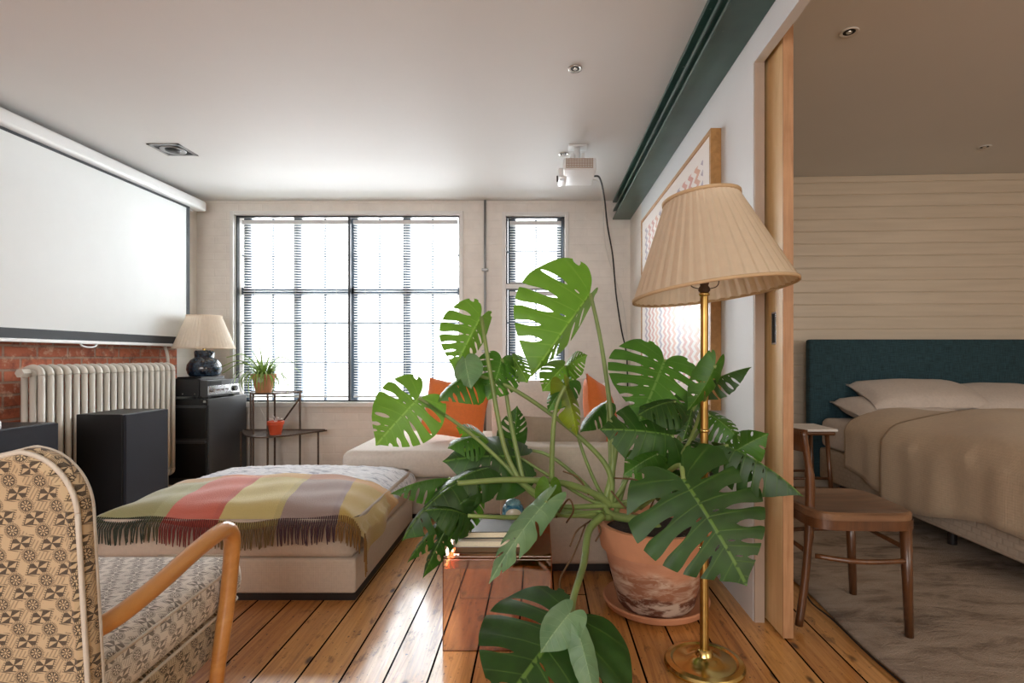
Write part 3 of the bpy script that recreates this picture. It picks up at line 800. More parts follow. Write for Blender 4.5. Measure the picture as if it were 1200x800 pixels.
for v in bmx.verts:
    a,b,c=v.co.x*2,v.co.y*2,v.co.z*2
    q=.93
    # soften the box towards a cushion
    def rnd(s,o1,o2):
        k=max(abs(o1),abs(o2)); return s*(1-.035*max(0,(k-.75)/.25)**2) if abs(s)>.99 else s
    a2,b2,c2=rnd(a,b,c),rnd(b,a,c),c
    x=(ox0+ox1)/2+a2*(ox1-ox0)/2; y=(oy0+oy1)/2+b2*(oy1-oy0)/2
    tz=otop(x,y); z=.184+(tz-.184)*(c+1)/2
    if c>.99:
        e=max(abs(a),abs(b)); z-=.05*max(0,(e-.8)/.2)**2
    v.co=(x,y,z)
m=MB().bm(bmx); O('ottoman_cushion',m,M['sofa'],t,smooth=True)
def topz(x,y):
    u=abs((x-(ox0+ox1)/2)/((ox1-ox0)/2)); v=abs((y-(oy0+oy1)/2)/((oy1-oy0)/2)); e=min(1,max(u,v))
    return otop(x,y)-.05*max(0,(e-.8)/.2)**2
def over(s,a,b,r):
    """flat cloth coordinate s -> (position, drop) as it bends over the edges a and b"""
    if s<a+r*.0: 
        e=a-s
        if e<r*1.57: th=e/r; return a-r*math.sin(th), r*(1-math.cos(th))
        return a-r, r+(e-r*1.57)
    if s>b:
        e=s-b
        if e<r*1.57: th=e/r; return b+r*math.sin(th), r*(1-math.cos(th))
        return b+r, r+(e-r*1.57)
    return s,0
R_=.06
def cloth_pt(sx_,sy_,off=.006):
    x,dx=over(sx_,ox0+R_*.72,ox1-R_*.72,R_); y,dy=over(sy_,oy0+R_*.72,oy1-R_*.72,R_)
    z=topz(min(max(x,ox0+.03),ox1-.03),min(max(y,oy0+.03),oy1-.03))+off-(max(dx,dy)+.25*max(0,min(dx,dy)))
    out=off
    if dx>R_*.9: x+=math.copysign(out,x-(ox0+ox1)/2)
    if dy>R_*.9: y+=math.copysign(out,y-(oy0+oy1)/2)
    return Vector((x,y,max(z,.03)))
m=MB()
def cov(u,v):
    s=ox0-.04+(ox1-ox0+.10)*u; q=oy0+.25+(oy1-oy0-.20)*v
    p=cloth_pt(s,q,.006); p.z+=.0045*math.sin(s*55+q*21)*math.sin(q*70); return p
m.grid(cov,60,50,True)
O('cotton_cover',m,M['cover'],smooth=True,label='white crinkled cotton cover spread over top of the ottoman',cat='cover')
t=empty('plaid_throw',(-1.35,2.45,.36),'green, red, purple and mustard plaid wool throw with fringe draped across ottoman','throw')
random.seed(3)
TA=-.06
def thr(u,v):
    s=ox0-.13+(ox1-ox0+.13+.07+.12*(1-v))*u; hem=-.020+.016*math.sin(u*9)+(-.07*max(0,u-.84)/.16)
    q=oy0+hem+(.50+.05*u-hem-.12*max(0,u-.8))*v
    p=cloth_pt(s,q,.016); p.z+=.004*math.sin(s*23+q*9)+.003*math.sin(q*31-s*11)
    if s>ox1: p.x+=(.012+.012*math.sin(q*20))*min(1,(s-ox1)/.08)
    return p
m=MB().grid(thr,90,40,True); O('throw_cloth',m,M['throw'],t,smooth=True,solid=0)
m=MB(); uvs=[]
nf=150
for k in range(nf):
    u=(k+.5)/nf*.955; p=thr(u,0); q=thr(u,.05)+Vector((0,-.002,.004)); p=p+Vector((0,-.004,.002)); L=.075+.015*random.random()
    d=Vector((0,-1,0)) if p.x<ox1-.02 else Vector((.2,-.4,0))
    w=random.uniform(-.010,.010)
    yy=min(p.y,oy0-.020)
    pts=[q,p,Vector((p.x+w*.3,yy-.004,p.z-L*.25)),Vector((p.x+w*.6,yy-.006,p.z-L*.62)),Vector((p.x+w,yy-.006,p.z-L))]
    n0=len(m.v); m.tube(pts,[.0028,.003,.0034,.0032,.0022],5); uvs += [(u,0)]*(len(m.v)-n0)
m.uv=uvs; O('fringe',m,M['fringe'],t,kind='stuff')

# ------------------------------------------------------------------ ARMCHAIR
fb=chair_fabric('armchair weave back shaded',C(186,164,130),C(66,56,44),'xz')  # one fabric on the chair; the back's shade is in these darker colours
fs=chair_fabric('armchair weave seat lit',C(226,222,214),C(128,124,118),'xy')  # same fabric made paler: window light on the seat put into its colours
fsd=chair_fabric('armchair weave side',C(190,176,150),C(78,70,58),'yz')
M['piping']=fabric('pale piping',C(200,192,178))
axc=-1.12; ax0,ax1=axc-.25,-.87
t=empty('armchair',(axc,1.25,0),'armchair in brown geometric patterned fabric with bent beech arms','armchair')
def back_outline(off=0, n=12):
    # outline in (x,z): straight sides, generously rounded top
    w0=.294+off; zt_=.945+off; zb_=.22-off; r=.10
    pts=[(-w0,zb_)]
    pts+=[(-w0+.0,zt_-.22)]
    for k in range(n+1):
        a=PI-(PI/2)*k/n; pts.append((-w0+r+r*math.cos(a),zt_-.06-r*1.15+.0+r*1.15*math.sin(a)))
    for k in range(1,9):
        u=-w0+r+(2*(w0-r))*k/9; pts.append((u,zt_-.06-.03*math.sin(PI*k/9)))
    for k in range(n+1):
        a=PI/2-(PI/2)*k/n; pts.append((w0-r+r*math.cos(a),zt_-.06-r*1.15+r*1.15*math.sin(a)))
    pts+=[(w0,zt_-.22),(w0,zb_)]
    return pts
def bk(x,z,dy):   # tilt of the back: top leans towards the viewer
    return (axc+x,1.022-(z-.40)*.07+dy,z)
def loft(layers):
    m=MB(); vs=[]; 
    for off,dy in layers: vs+=[bk(x,z,dy) for x,z in back_outline(off)]
    L=len(back_outline(0)); fs_=[(i*L+k,i*L+(k+1)%L,(i+1)*L+(k+1)%L,(i+1)*L+k) for i in range(len(layers)-1) for k in range(L)]
    fs_+=[tuple(range(L)),tuple(range((len(layers)-1)*L,len(layers)*L))[::-1]]
    return m.add(vs,fs_)
O('backrest',loft([(-.030,-.012),(-.018,-.018),(-.008,-.012),(0,0),(.001,.010),(-.001,.018),(-.010,.028),(-.04,.034)]),fb,t,smooth='auto')
ol=back_outline(-.006)
O('back_piping',MB().tube(smooth_path([bk(x,z,-.012) for x,z in ol],3),.0045,8),M['piping'],t,smooth=True)
O('back_piping',MB().tube(smooth_path([bk(x,z,.016) for x,z in back_outline(-.002)],3),.0045,8),M['piping'],t,smooth=True)
# seat frame (upholstered, side rail) and loose cushion
def seatm(z0,z1,ya_,yb_,xa_,xb_,r,tilt=.10):
    T=Matrix.Translation((0,ya_,0))@Matrix.Rotation(tilt,4,'X')@Matrix.Translation((0,-ya_,0))
    return MB().rbox(xa_,xb_,ya_,yb_,z0,z1,r,5,M=T)
O('seat_frame',seatm(.20,.325,1.02,1.57,ax0,ax1-.006,.035,.06),fsd,t,smooth=True)
O('seat_cushion',seatm(.33,.455,1.05,1.625,ax0-.012,ax1+.012,.05,.04),fs,t,smooth=True)
def slopel(z,off): return z
T=Matrix.Translation((0,1.12,0))@Matrix.Rotation(.04,4,'X')@Matrix.Translation((0,-1.12,0))
for zz in (.445,.345):
    O('seat_piping',MB().tube(smooth_path([T@Vector(q) for q in ((ax1+.0118,1.10,zz),(ax1+.0122,1.3,zz),(ax1+.0118,1.54,zz),(ax1-.004,1.582,zz),(ax1-.024,1.608,zz),(ax1-.05,1.625,zz),(axc,1.625,zz))],5),.004,8),M['piping'],t,smooth=True)
for s in (1,-1):
    ax=axc+s*.285
    path=[(axc+s*.255,1.045,.520),(axc+s*.276,1.10,.532),(ax,1.20,.553),(ax,1.32,.578),(ax,1.42,.592),(ax,1.462,.586),(ax,1.484,.555),(ax,1.480,.50),(ax,1.462,.40),(ax,1.435,.30),(ax,1.415,.22),(ax,1.41,.10),(ax,1.43,0)]
    sp=smooth_path(path,6); r=[]
    for k in range(len(sp)):
        f=k/len(sp); r.append(.0200+.003*math.exp(-((f-.38)/.14)**2)-.006*max(0,(f-.7)/.3))
    O('arm',MB().tube(sp,r,14,flat=.95),M['bent'],t,smooth=True)
    O('rear_leg',MB().tube(smooth_path([(ax-s*.03,1.08,.40),(ax-s*.03,1.07,.22),(ax-s*.03,1.0,.0)],5),[.017]*11,10),M['bent'],t,smooth=True)

# ------------------------------------------------------------------ ACRYLIC TABLE, BOOKS, JAR
tx0,tx1,ty0,ty1,tz=-.345,.045,1.945,2.38,.342
t=empty('acrylic_table',((tx0+tx1)/2,(ty0+ty1)/2,0),'bronze tinted clear acrylic side table on the floorboards','side table')
th=.012
O('tabletop',MB().rbox(tx0,tx1,ty0,ty1,tz-th,tz,.004),M['acryl'],t)
O('side_panel',MB().rbox(tx0,tx1,ty0,ty0+th,0,tz-th,.003),M['acryl'],t)
O('side_panel',MB().rbox(tx0,tx1,ty1-th,ty1,0,tz-th,.003),M['acryl'],t)
O('lower_shelf',MB().rbox(tx0+.002,tx1-.002,ty0+th,ty1-th,tz-.052,tz-.042,.003),M['acryl'],t)
pg=simple('book pages',C(232,220,192),.8,var=.06,vs=200)
def book(x0,x1,y0,y1,z0,z1,cm,label,rot=0):
    t=empty('book',((x0+x1)/2,(y0+y1)/2,z0),label,'book','books on the acrylic table')
    Rm=Matrix.Translation(((x0+x1)/2,(y0+y1)/2,0))@Matrix.Rotation(rot,4,'Z')@Matrix.Translation((-(x0+x1)/2,-(y0+y1)/2,0))
    O('cover',MB().rbox(x0,x1,y0,y1,z0,z0+.003,.001,1,M=Rm).rbox(x0,x1,y0,y1,z1-.003,z1,.001,1,M=Rm).rbox(x0,x0+.004,y0,y1,z0,z1,.001,1,M=Rm),cm,t)
    O('pages',MB().rbox(x0+.004,x1-.004,y0+.004,y1-.004,z0+.003,z1-.003,.001,1,M=Rm),pg,t)
book(tx0+.025,tx0+.275,2.03,2.30,tz,tz+.024,simple('pale cover',C(206,196,182),.5),'pale cloth book at the bottom of the pile on acrylic table')
book(tx0+.045,tx0+.262,2.055,2.27,tz+.024,tz+.050,simple('dark cover',C(52,56,50),.4),'dark covered book on top of the pale one',.02)
jx,jy=(601.5-CX)*2.19/F,2.19
jy=2.34; jx=(601.5-CX)*jy/F
t=empty('ceramic_jar',(jx,jy-.02,tz),'blue ceramic lidded jar with yellow flower and white knob','jar')
jo=(jx,jy-.02,tz)
O('jar_body',MB().lathe([(0,0),(.034,0),(.043,.008),(.047,.03),(.047,.060),(.040,.078),(.030,.086)],jo,36),M['jar'],t,smooth=True)
lid=O('lid',MB().lathe([(.033,.084),(.034,.090),(.026,.100),(.012,.106),(.006,.108)],jo,30),simple('jar lid glaze',C(120,160,170),.2,var=.3,vs=90),t,smooth=True)
O('knob',MB().lathe([(.006,.106),(.007,.112),(.013,.118),(.014,.126),(.008,.133),(0,.134)],jo,24),M['whitep'],lid,smooth=True)

# ------------------------------------------------------------------ MONSTERA
potc=(.492,2.31,0)
t=O('pot_saucer',MB().lathe([(0,.0),(.180,0),(.212,.018),(.222,.040),(.214,.044),(.200,.026),(.17,.014),(0,.014)],potc,56),M['terra'],smooth='auto',label='terracotta saucer under the big monstera pot',cat='saucer')
mon=empty('potted_monstera',(.492,2.31,.014),'huge split-leaf monstera plant in a weathered terracotta pot','potted plant')
O('pot',MB().lathe([(0,.0),(.150,0),(.160,.012),(.216,.235),(.226,.240),(.243,.325),(.240,.338),(.222,.338),(.212,.30),(0,.30)],(.492,2.31,.016),64),M['pot'],mon,smooth='auto')
O('pot_rim',MB().lathe([(.2275,.242),(.232,.240),(.247,.330),(.243,.343),(.222,.343),(.218,.330)],(.492,2.31,.016),64),M['terra'],mon,smooth='auto')
random.seed(11)
O('soil',MB().lathe([(.214,.300),(.15,.318),(.07,.322),(0,.320)],(.492,2.31,.016),40,ripple=lambda k,i:random.uniform(-.004,.004) if 0<i<3 else 0),M['soil'],mon,smooth=True)

def catmull(pts,n=6):
    return [(p.x,p.y) for p in smooth_path([Vector((a,b,0)) for a,b in pts],n)]
def mslope(y0):
    if y0<0: return -.50+11*y0
    return -.50+1.55*y0**.7
def vpath(y0,x): return max(y0,0)+x*mslope(y0)+.42*x*x
def solve_y0(x,y):
    if x<1e-4: return y if y>0 else -.2
    lo,hi=-.9,1.3
    for _ in range(26):
        mid=(lo+hi)/2
        if vpath(mid,x)<y: lo=mid
        else: hi=mid
    return (lo+hi)/2
HALF=[(0,1.02),(.05,.955),(.16,.86),(.30,.72),(.41,.54),(.465,.33),(.46,.12),(.40,-.06),(.30,-.23),(.17,-.275),(.065,-.17),(.004,.0)]
def inside(poly,x,y):
    c=False; n=len(poly); j=n-1
    for i in range(n):
        xi,yi=poly[i]; xj,yj=poly[j]
        if (yi>y)!=(yj>y) and x<(xj-xi)*(y-yi)/(yj-yi)+xi: c=not c
        j=i
    return c
def leaf2d(seed,cuts=1.0,holes=1.0):
    rnd=random.Random(seed)
    half=catmull(HALF,5)
    outl=half+[(-x,y) for x,y in half[::-1][1:-1]]
    polys=[]
    for s in (-1,1):
        for k,y0 in enumerate((-.17,-.06,.08,.215,.35,.485,.62,.745)):
            y0=y0+rnd.uniform(-.012,.012)
            if rnd.random()>cuts*.95: continue
            xe=.62; xs=rnd.uniform(.11,.21)*(1-.45*max(0,y0)); 
            if y0<0: xe=.34 if y0<-.1 else .5; xs=.10 if y0<-.1 else .2
            wv=rnd.uniform(.024,.044)*(1-.35*max(0,y0)); vo_=rnd.uniform(.5,1.5); closed=rnd.random()<.16
            # find where the path leaves the outline
            xm_=xs
            while xm_<xe and inside(outl,s*xm_,vpath(y0,xm_)): xm_+=.01
            x1=(xm_-.035) if closed else xm_+.05
            if x1-xs<.05: continue
            L_,R2=[],[]
            n=12
            for i in range(n+1):
                f=i/n; x=xs+(x1-xs)*f; y=vpath(y0,x); sl=mslope(y0)+.84*x; nl=math.hypot(1,sl)
                w=wv*(math.sin(min(1,f*2.2)*PI/2)**.6)*(1.0 if not closed else math.sqrt(max(0,1-f**4)))
                if not closed: w*=1-.50*max(0,min(1,(f-.30)/.45))+ (vo_*max(0,(f-.66)/.34)**1.2)
                w=max(w,.0012)
                L_.append((s*(x-sl/nl*w),y+w/nl)); R2.append((s*(x+sl/nl*w),y-w/nl))
            polys.append(L_+R2[::-1])
            if rnd.random()<.55*holes and y0>0:
                hx=xs*.5; hy=vpath(y0,hx)
                polys.append([(s*(hx+.024*math.cos(a)),hy+.024*math.sin(a)*.35+.024*math.cos(a)*mslope(y0)) for a in [2*PI*q/10 for q in range(10)]])
    pts=[]; edges=[]
    def addp(poly,dens=.05):
        st=len(pts); 
        for p in poly: pts.append(Vector(p))
        n=len(poly); edges.extend([(st+i,st+(i+1)%n) for i in range(n)])
    addp(outl)
    for p in polys: addp(p)
    st=len(pts); mids=[i*.05+.02 for i in range(20)]
    for y in mids: pts.append(Vector((0,y)))
    g=.042; yy=-.22; r=0
    while yy<1.0:
        xx=-.47+(g/2 if r%2 else 0)
        while xx<.47:
            if abs(xx)>.012 and inside(outl,xx,yy): pts.append(Vector((xx,yy)))
            xx+=g
        yy+=g*.87; r+=1
    vo,eo,fo,_,_,_=geometry.delaunay_2d_cdt(pts,edges,[],0,1e-5)
    keep=[]
    for f in fo:
        cx=sum(vo[i].x for i in f)/3; cy=sum(vo[i].y for i in f)/3
        if not inside(outl,cx,cy): continue
        if any(inside(q,cx,cy) for q in polys): continue
        keep.append(tuple(f))
    used=sorted({i for f in keep for i in f}); mp={u:i for i,u in enumerate(used)}
    return [(vo[u].x,vo[u].y) for u in used],[tuple(mp[i] for i in f) for f in keep]
def leaf(B,T_,w=1.0,n=(0,-1,.2),curl=.4,fold=(.3,.3),drape=.8,mat='lf_m',seed=1,cuts=1.0,pet=None,pr=.0075,label=None,ripple=.02,twist=0,pm='stem'):
    B=Vector(B); T_=Vector(T_); a=(T_-B); Ln=a.length; a.normalize(); n=Vector(n); n=(n-a*n.dot(a)).normalized(); xa_=a.cross(n)
    pts,fs_=leaf2d(seed,cuts); rnd=random.Random(seed+99)
    k=curl if abs(curl)>.02 else .02
    sc=Ln*(k/2)/math.sin(k/2); ph=rnd.uniform(0,6)
    vs=[]; uv=[]
    for x,y in pts:
        fx=abs(x); fo_=fold[0] if x<0 else fold[1]
        # along midrib
        th=k*y; Y=math.sin(th)/k; Zm=-(1-math.cos(th))/k
        # across
        dr=drape; thx=fo_+dr*fx
        if dr>1e-3: Xc=(math.sin(fo_+dr*fx)-math.sin(fo_))/dr; Zc=(math.cos(fo_)-math.cos(fo_+dr*fx)); Zc=-( -math.cos(fo_+dr*fx)+math.cos(fo_))/dr
        else: Xc=fx*math.cos(fo_); Zc=-fx*math.sin(fo_)
        Xc=math.copysign(Xc,x)*w; Zc*=w
        y0=solve_y0(fx,y)
        # lobes gently cupped between veins plus slow waviness
        Zr=ripple*fx*math.cos(y0/.135*2*PI)*1.1+ripple*1.6*fx*math.sin(6*y+ph+3*x)
        # combine in the frame of the bent midrib
        nY=math.sin(th); nZ=math.cos(th)
        Yt=Y+(Zc+Zr)*nY; Zt=Zm+(Zc+Zr)*nZ
        ca,sa=math.cos(k/2),math.sin(k/2); Yr=Yt*ca-Zt*sa; Zr2=Yt*sa+Zt*ca
        if twist:
            c_,s_=math.cos(twist*y),math.sin(twist*y); Xc,Zr2=Xc*c_-Zr2*s_,Xc*s_+Zr2*c_
        vs.append(B+(xa_*Xc+a*Yr+n*Zr2)*sc); uv.append((fx,y0+1.1))
    m=MB(); m.add(vs,fs_); m.uv=[(p[0],p[1]) for p in pts]
    o=O('leaf',m,M[mat],mon,smooth=True,uv2=uv,label=label)
    if pet:
        q=[B]+[Vector(p) for p in pet]; sp=smooth_path(q,8); L=len(sp)
        O('leaf_stalk',MB().tube(sp,[pr*1.2*(.75+.5*i/L) for i in range(L)],10),M[pm],o,smooth=True)
    return o
TR=P(716,592,2.24)     # crown of the plant
J1=P(612,566,2.16)     # where the long left stems meet
J1b=P(650,592,2.20)
U=(0,-1,.25)
# leaves on the left
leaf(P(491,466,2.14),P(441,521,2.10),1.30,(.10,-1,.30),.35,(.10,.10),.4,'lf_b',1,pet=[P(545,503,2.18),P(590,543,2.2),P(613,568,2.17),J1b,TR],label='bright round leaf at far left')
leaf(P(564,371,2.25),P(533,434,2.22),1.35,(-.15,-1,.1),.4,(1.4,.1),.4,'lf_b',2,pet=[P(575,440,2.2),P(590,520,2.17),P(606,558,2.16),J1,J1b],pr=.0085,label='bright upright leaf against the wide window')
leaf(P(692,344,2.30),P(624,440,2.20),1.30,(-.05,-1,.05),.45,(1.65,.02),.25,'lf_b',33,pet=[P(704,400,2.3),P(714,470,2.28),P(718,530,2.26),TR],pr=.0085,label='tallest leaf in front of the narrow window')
leaf(P(588,420,2.28),P(572,468,2.20),1.35,(.5,-1,.5),.7,(.1,.4),1.2,'lf_m',4,pet=[P(596,480,2.25),P(606,530,2.2),P(618,572,2.18),J1b],pr=.008)
leaf(P(600,418,2.34),P(618,448,2.28),1.4,(.2,-1,.5),.7,(.4,.4),1.1,'lf_b',44)
leaf(P(556,438,2.22),P(514,470,2.12),1.35,(-.2,-.8,.8),1.1,(.4,.5),1.6,'lf_m',5,cuts=.72,pet=[P(600,455,2.25),P(655,492,2.26),P(700,532,2.25),P(716,560,2.24),TR],pr=.0085)
leaf(P(545,420,2.20),P(552,455,2.14),1.1,(-.1,-1,.2),.7,(.3,.3),1.0,'lf_u',45,cuts=0)
leaf(P(662,428,2.42),P(636,458,2.36),1.3,(.1,-1,.6),.8,(.3,.3),1.0,'lf_b',6,cuts=.9,pet=[P(668,465,2.42),P(680,520,2.38),P(700,570,2.3),TR],pr=.006)
leaf(P(664,430,2.42),P(688,416,2.36),1.3,(.1,-1,.6),.8,(.3,.3),1.0,'lf_b',46,cuts=.9)
leaf(P(662,452,2.18),P(676,510,2.16),.80,(.3,-1,.2),.5,(.5,.5),1.1,'lf_y',7,cuts=.7,pet=[P(651,480,2.17),P(647,530,2.17),P(647,585,2.18),J1b],pr=.0085,label='yellowing leaf with brown patches')
leaf(P(668,446,2.22),P(642,482,2.16),1.0,(-.3,-1,.5),.8,(.5,.4),1.3,'lf_m',17,cuts=.8)
# centre right group
leaf(P(779,422,2.12),P(750,492,2.00),1.55,(.05,-1,.35),.4,(.10,.10),.35,'lf_m',8,pet=[P(772,440,2.2),P(760,500,2.28),P(735,560,2.27),TR],pr=.007,label='broad leaf beside the lamp pole')
leaf(P(838,428,1.72),P(806,480,1.76),.70,(.5,-1,.2),.5,(.2,.7),.7,'lf_m',9,cuts=.3,pet=[P(825,470,1.85),P(800,530,2.0),P(750,580,2.2),TR],pr=.006)
leaf(P(828,450,1.98),P(880,430,1.92),.95,(.1,-.6,1.0),.5,(.5,.5),1.2,'lf_d',10,pet=[P(812,480,2.05),P(780,540,2.15),P(745,585,2.22)],pr=.006)
leaf(P(832,486,2.0),P(868,518,1.94),1.25,(.0,-.8,.8),.8,(.3,.35),1.2,'lf_m',11,pet=[P(815,510,2.05),P(780,560,2.15),P(745,592,2.22)],pr=.006)
leaf(P(788,510,2.0),P(704,503,1.96),1.15,(.05,-1,.70),.45,(.30,.15),.6,'lf_d',12,cuts=.72,pet=[P(790,540,2.08),P(765,580,2.18),P(740,600,2.24)],pr=.007,label='dark leaf below the broad leaf')
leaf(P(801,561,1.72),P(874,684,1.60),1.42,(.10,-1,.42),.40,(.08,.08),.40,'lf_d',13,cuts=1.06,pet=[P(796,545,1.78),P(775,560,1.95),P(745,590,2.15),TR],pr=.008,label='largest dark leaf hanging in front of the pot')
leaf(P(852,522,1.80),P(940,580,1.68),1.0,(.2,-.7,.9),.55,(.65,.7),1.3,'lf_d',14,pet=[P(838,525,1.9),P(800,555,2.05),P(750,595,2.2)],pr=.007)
leaf(P(790,470,1.98),P(748,486,1.94),1.5,(0,-.6,1),.6,(.3,.3),1.2,'lf_d',15,cuts=.72,pet=[P(800,500,2.05),P(780,560,2.15),P(745,590,2.22)],pr=.006)
leaf(P(830,520,2.02),P(800,545,1.96),1.4,(.3,-.8,.8),.7,(.4,.4),1.2,'lf_d',16,pet=[P(810,545,2.08),P(770,585,2.2)],pr=.006)
leaf(P(770,532,1.95),P(731,556,1.90),1.2,(-.1,-1,.6),.7,(.3,.3),1.0,'lf_m',18,cuts=.5,pet=[P(765,560,2.05),P(740,595,2.2)],pr=.005)
leaf(P(812,470,2.06),P(800,516,2.0),1.2,(.4,-1,.4),.5,(.4,.4),1.2,'lf_d',19,pet=[P(805,520,2.1),P(770,580,2.2)],pr=.006)
leaf(P(710,472,2.30),P(680,506,2.24),1.0,(-.4,-1,.6),.7,(.7,.6),1.2,'lf_d',20,cuts=.5,pet=[P(714,520,2.28),TR],pr=.005)
leaf(P(852,535,1.90),P(900,508,1.86),1.2,(.1,-.9,.8),.6,(.3,.4),1.0,'lf_m',21,cuts=.6,pet=[P(840,545,2.0),P(780,590,2.18)],pr=.006)
leaf(P(775,540,2.05),P(800,590,1.98),1.0,(-.2,-1,.5),.6,(.4,.4),1.2,'lf_d',47,pet=[P(760,570,2.12),P(740,595,2.2)],pr=.006)
# low left clusters
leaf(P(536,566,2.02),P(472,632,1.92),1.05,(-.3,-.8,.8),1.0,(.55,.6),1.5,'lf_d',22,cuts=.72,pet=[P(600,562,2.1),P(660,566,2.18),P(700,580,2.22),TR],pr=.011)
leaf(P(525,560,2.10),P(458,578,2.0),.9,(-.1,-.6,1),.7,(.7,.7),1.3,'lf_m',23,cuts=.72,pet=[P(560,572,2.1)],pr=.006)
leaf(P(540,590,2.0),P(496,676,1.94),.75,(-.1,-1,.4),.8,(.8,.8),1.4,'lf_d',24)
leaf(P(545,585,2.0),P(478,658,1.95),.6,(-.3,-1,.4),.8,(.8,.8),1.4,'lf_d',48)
leaf(P(548,575,2.04),P(522,634,1.96),1.25,(.2,-.9,.6),.8,(.4,.5),1.3,'lf_m',25,cuts=.72)
leaf(P(608,535,2.24),P(520,540,2.18),1.2,(0,-.9,.8),.5,(.3,.3),.9,'lf_d',26,cuts=.72,pet=[P(640,555,2.24),P(690,585,2.24),TR],pr=.006)
leaf(P(575,520,2.3),P(535,500,2.25),1.5,(0,-.7,1),.9,(.3,.3),1.2,'lf_b',27,cuts=.6,pet=[P(600,545,2.28),P(650,580,2.26)],pr=.005)
leaf(P(560,512,2.2),P(525,525,2.14),1.6,(-.2,-.7,1),.9,(.4,.3),1.4,'lf_m',49,cuts=.8)
leaf(P(570,548,2.1),P(505,585,2.0),1.1,(-.1,-.8,.9),.9,(.4,.5),1.4,'lf_d',50,cuts=.72)
leaf(P(600,526,2.42),P(606,476,2.40),.95,(.3,-1,.2),.5,(.5,.4),.8,'lf_d',28,cuts=.5,pet=[P(640,532,2.4),P(680,562,2.34),P(706,592,2.26)],pr=.007)
leaf(P(548,604,1.98),P(498,598,1.90),1.2,(0,-.7,1),.9,(.4,.4),1.3,'lf_d',29,cuts=.72,pet=[P(600,606,2.05),P(660,603,2.15),P(706,600,2.22)],pr=.008)
leaf(P(640,588,1.86),P(574,682,1.76),.42,(-.45,-.8,.1),.7,(.5,.2),1.3,'lf_u',30,cuts=.35,pet=[P(638,590,1.95),P(660,604,2.1),P(700,602,2.2)],pr=.006,label='long curled leaf showing pale underside')
leaf(P(644,568,2.08),P(642,608,2.06),1.0,(.1,-1,.2),.5,(.3,.3),.8,'lf_b',31,cuts=.1,pet=[P(652,600,2.12),P(690,600,2.2)],pr=.004)
# bottom leaf with drooping stalk
leaf(P(670,722,1.66),P(582,838,1.44),1.62,(-.15,-.85,.9),.5,(.15,.2),.7,'lf_d',32,cuts=.75,pet=[P(672,700,1.75),P(684,660,1.95),P(690,622,2.12),P(706,604,2.2)],pr=.011,label='big low leaf near the floor')
leaf(P(668,718,1.58),P(634,764,1.54),1.05,(-.3,-.8,.6),.6,(.2,.2),.8,'lf_u',35,cuts=0,label='small pale curled leaf piece')
leaf(P(680,748,1.54),P(698,826,1.48),.55,(.3,-1,.2),.3,(.3,.3),.6,'lf_u',36,cuts=0)
# trunk, roots
tr=smooth_path([(.52,2.31,.30),(.46,2.29,.36),P(712,600,2.24),P(716,560,2.25),P(722,520,2.27)],6)
O('trunk',MB().tube(tr,[.018]*12+[.014]*(len(tr)-12),12),M['stem'],mon,smooth=True)
tr2=smooth_path([P(716,606,2.24),P(690,603,2.2),P(650,600,2.18),P(625,598,2.15)],6)
O('trunk',MB().tube(tr2,[.016]*len(tr2),12),M['stem'],mon,smooth=True)
tr3=smooth_path([P(722,600,2.26),P(733,560,2.3),P(742,530,2.32)],6)
O('trunk',MB().tube(tr3,[.012]*len(tr3),10),M['stem'],mon,smooth=True)
random.seed(2)
for pts in ([P(686,615,2.15),P(672,650,2.02),P(656,680,1.9),P(664,708,1.8),P(676,745,1.7)],[P(692,610,2.2),P(676,622,2.1),P(668,640,2.05)],
            [P(720,560,2.24),P(745,562,2.2),P(770,570,2.22),P(760,600,2.26)],[P(716,575,2.2),P(740,600,2.16),P(775,606,2.2)],[P(690,580,2.2),P(678,560,2.22),P(660,552,2.26)],
            [P(664,612,2.1),P(672,598,2.0),P(666,585,1.98),P(652,606,2.1)],[P(700,612,2.2),P(704,622,2.18),P(698,634,2.14)]):
    sp=smooth_path(pts,6); O('aerial_root',MB().tube(sp,[.0035]*len(sp),7),M['root'],mon,smooth=True)

# ------------------------------------------------------------------ PROJECTOR
t=empty('ceiling_projector',(.24,3.85,2.19),'white ceiling-mounted projector with vent grille and black cable','projector')
pzb=2.307; 
O('projector_body',MB().rbox(.165,.385,3.67,4.02,pzb,pzb+.085,.012,3),M['plastic'],t,smooth='auto')
O('lens_housing',MB().rbox(.135,.195,3.80,4.02,pzb-.004,pzb+.06,.010,3),M['plastic'],t,smooth='auto')
O('lens',MB().tube([(.14,3.95,pzb+.03),(.125,3.95,pzb+.03)],.022,20),M['blacks'],t)
m=MB()
for k in range(5): m.box(.178,.362,3.664,3.672,pzb+.012+k*.014,pzb+.019+k*.014)
for k in range(11): m.box(.180+k*.0175,.184+k*.0175,3.662,3.672,pzb+.012,pzb+.076)
O('vent_grille',m,M['jamb'],t)
O('underside_label',MB().box(.142,.175,3.85,3.88,pzb-.006,pzb-.0035),M['galv'],t)
O('mount_plate',MB().rbox(.20,.33,3.74,3.84,ZC-.012,ZC,.003),M['plastic'],t)
O('mount_pole',MB().tube([(.262,3.79,pzb+.08),(.262,3.79,ZC-.01)],.020,16),M['plastic'],t,smooth=True)
for x in (.225,.299): O('mount_arm',MB().rbox(x-.012,x+.012,3.74,3.84,pzb+.08,pzb+.14,.004),M['plastic'],t)
cb=[P(696,206,3.95),P(703,209,4.1),P(708,230,4.6),P(712,265,5.0),P(718,300,5.05),P(722,345,5.07),P(728,385,5.07),P(733,408,5.07),P(735,430,5.07),P(736,500,5.07)]
O('power_cable',MB().tube(smooth_path(cb,6),.007,7),M['cord_b'],t,smooth=True)
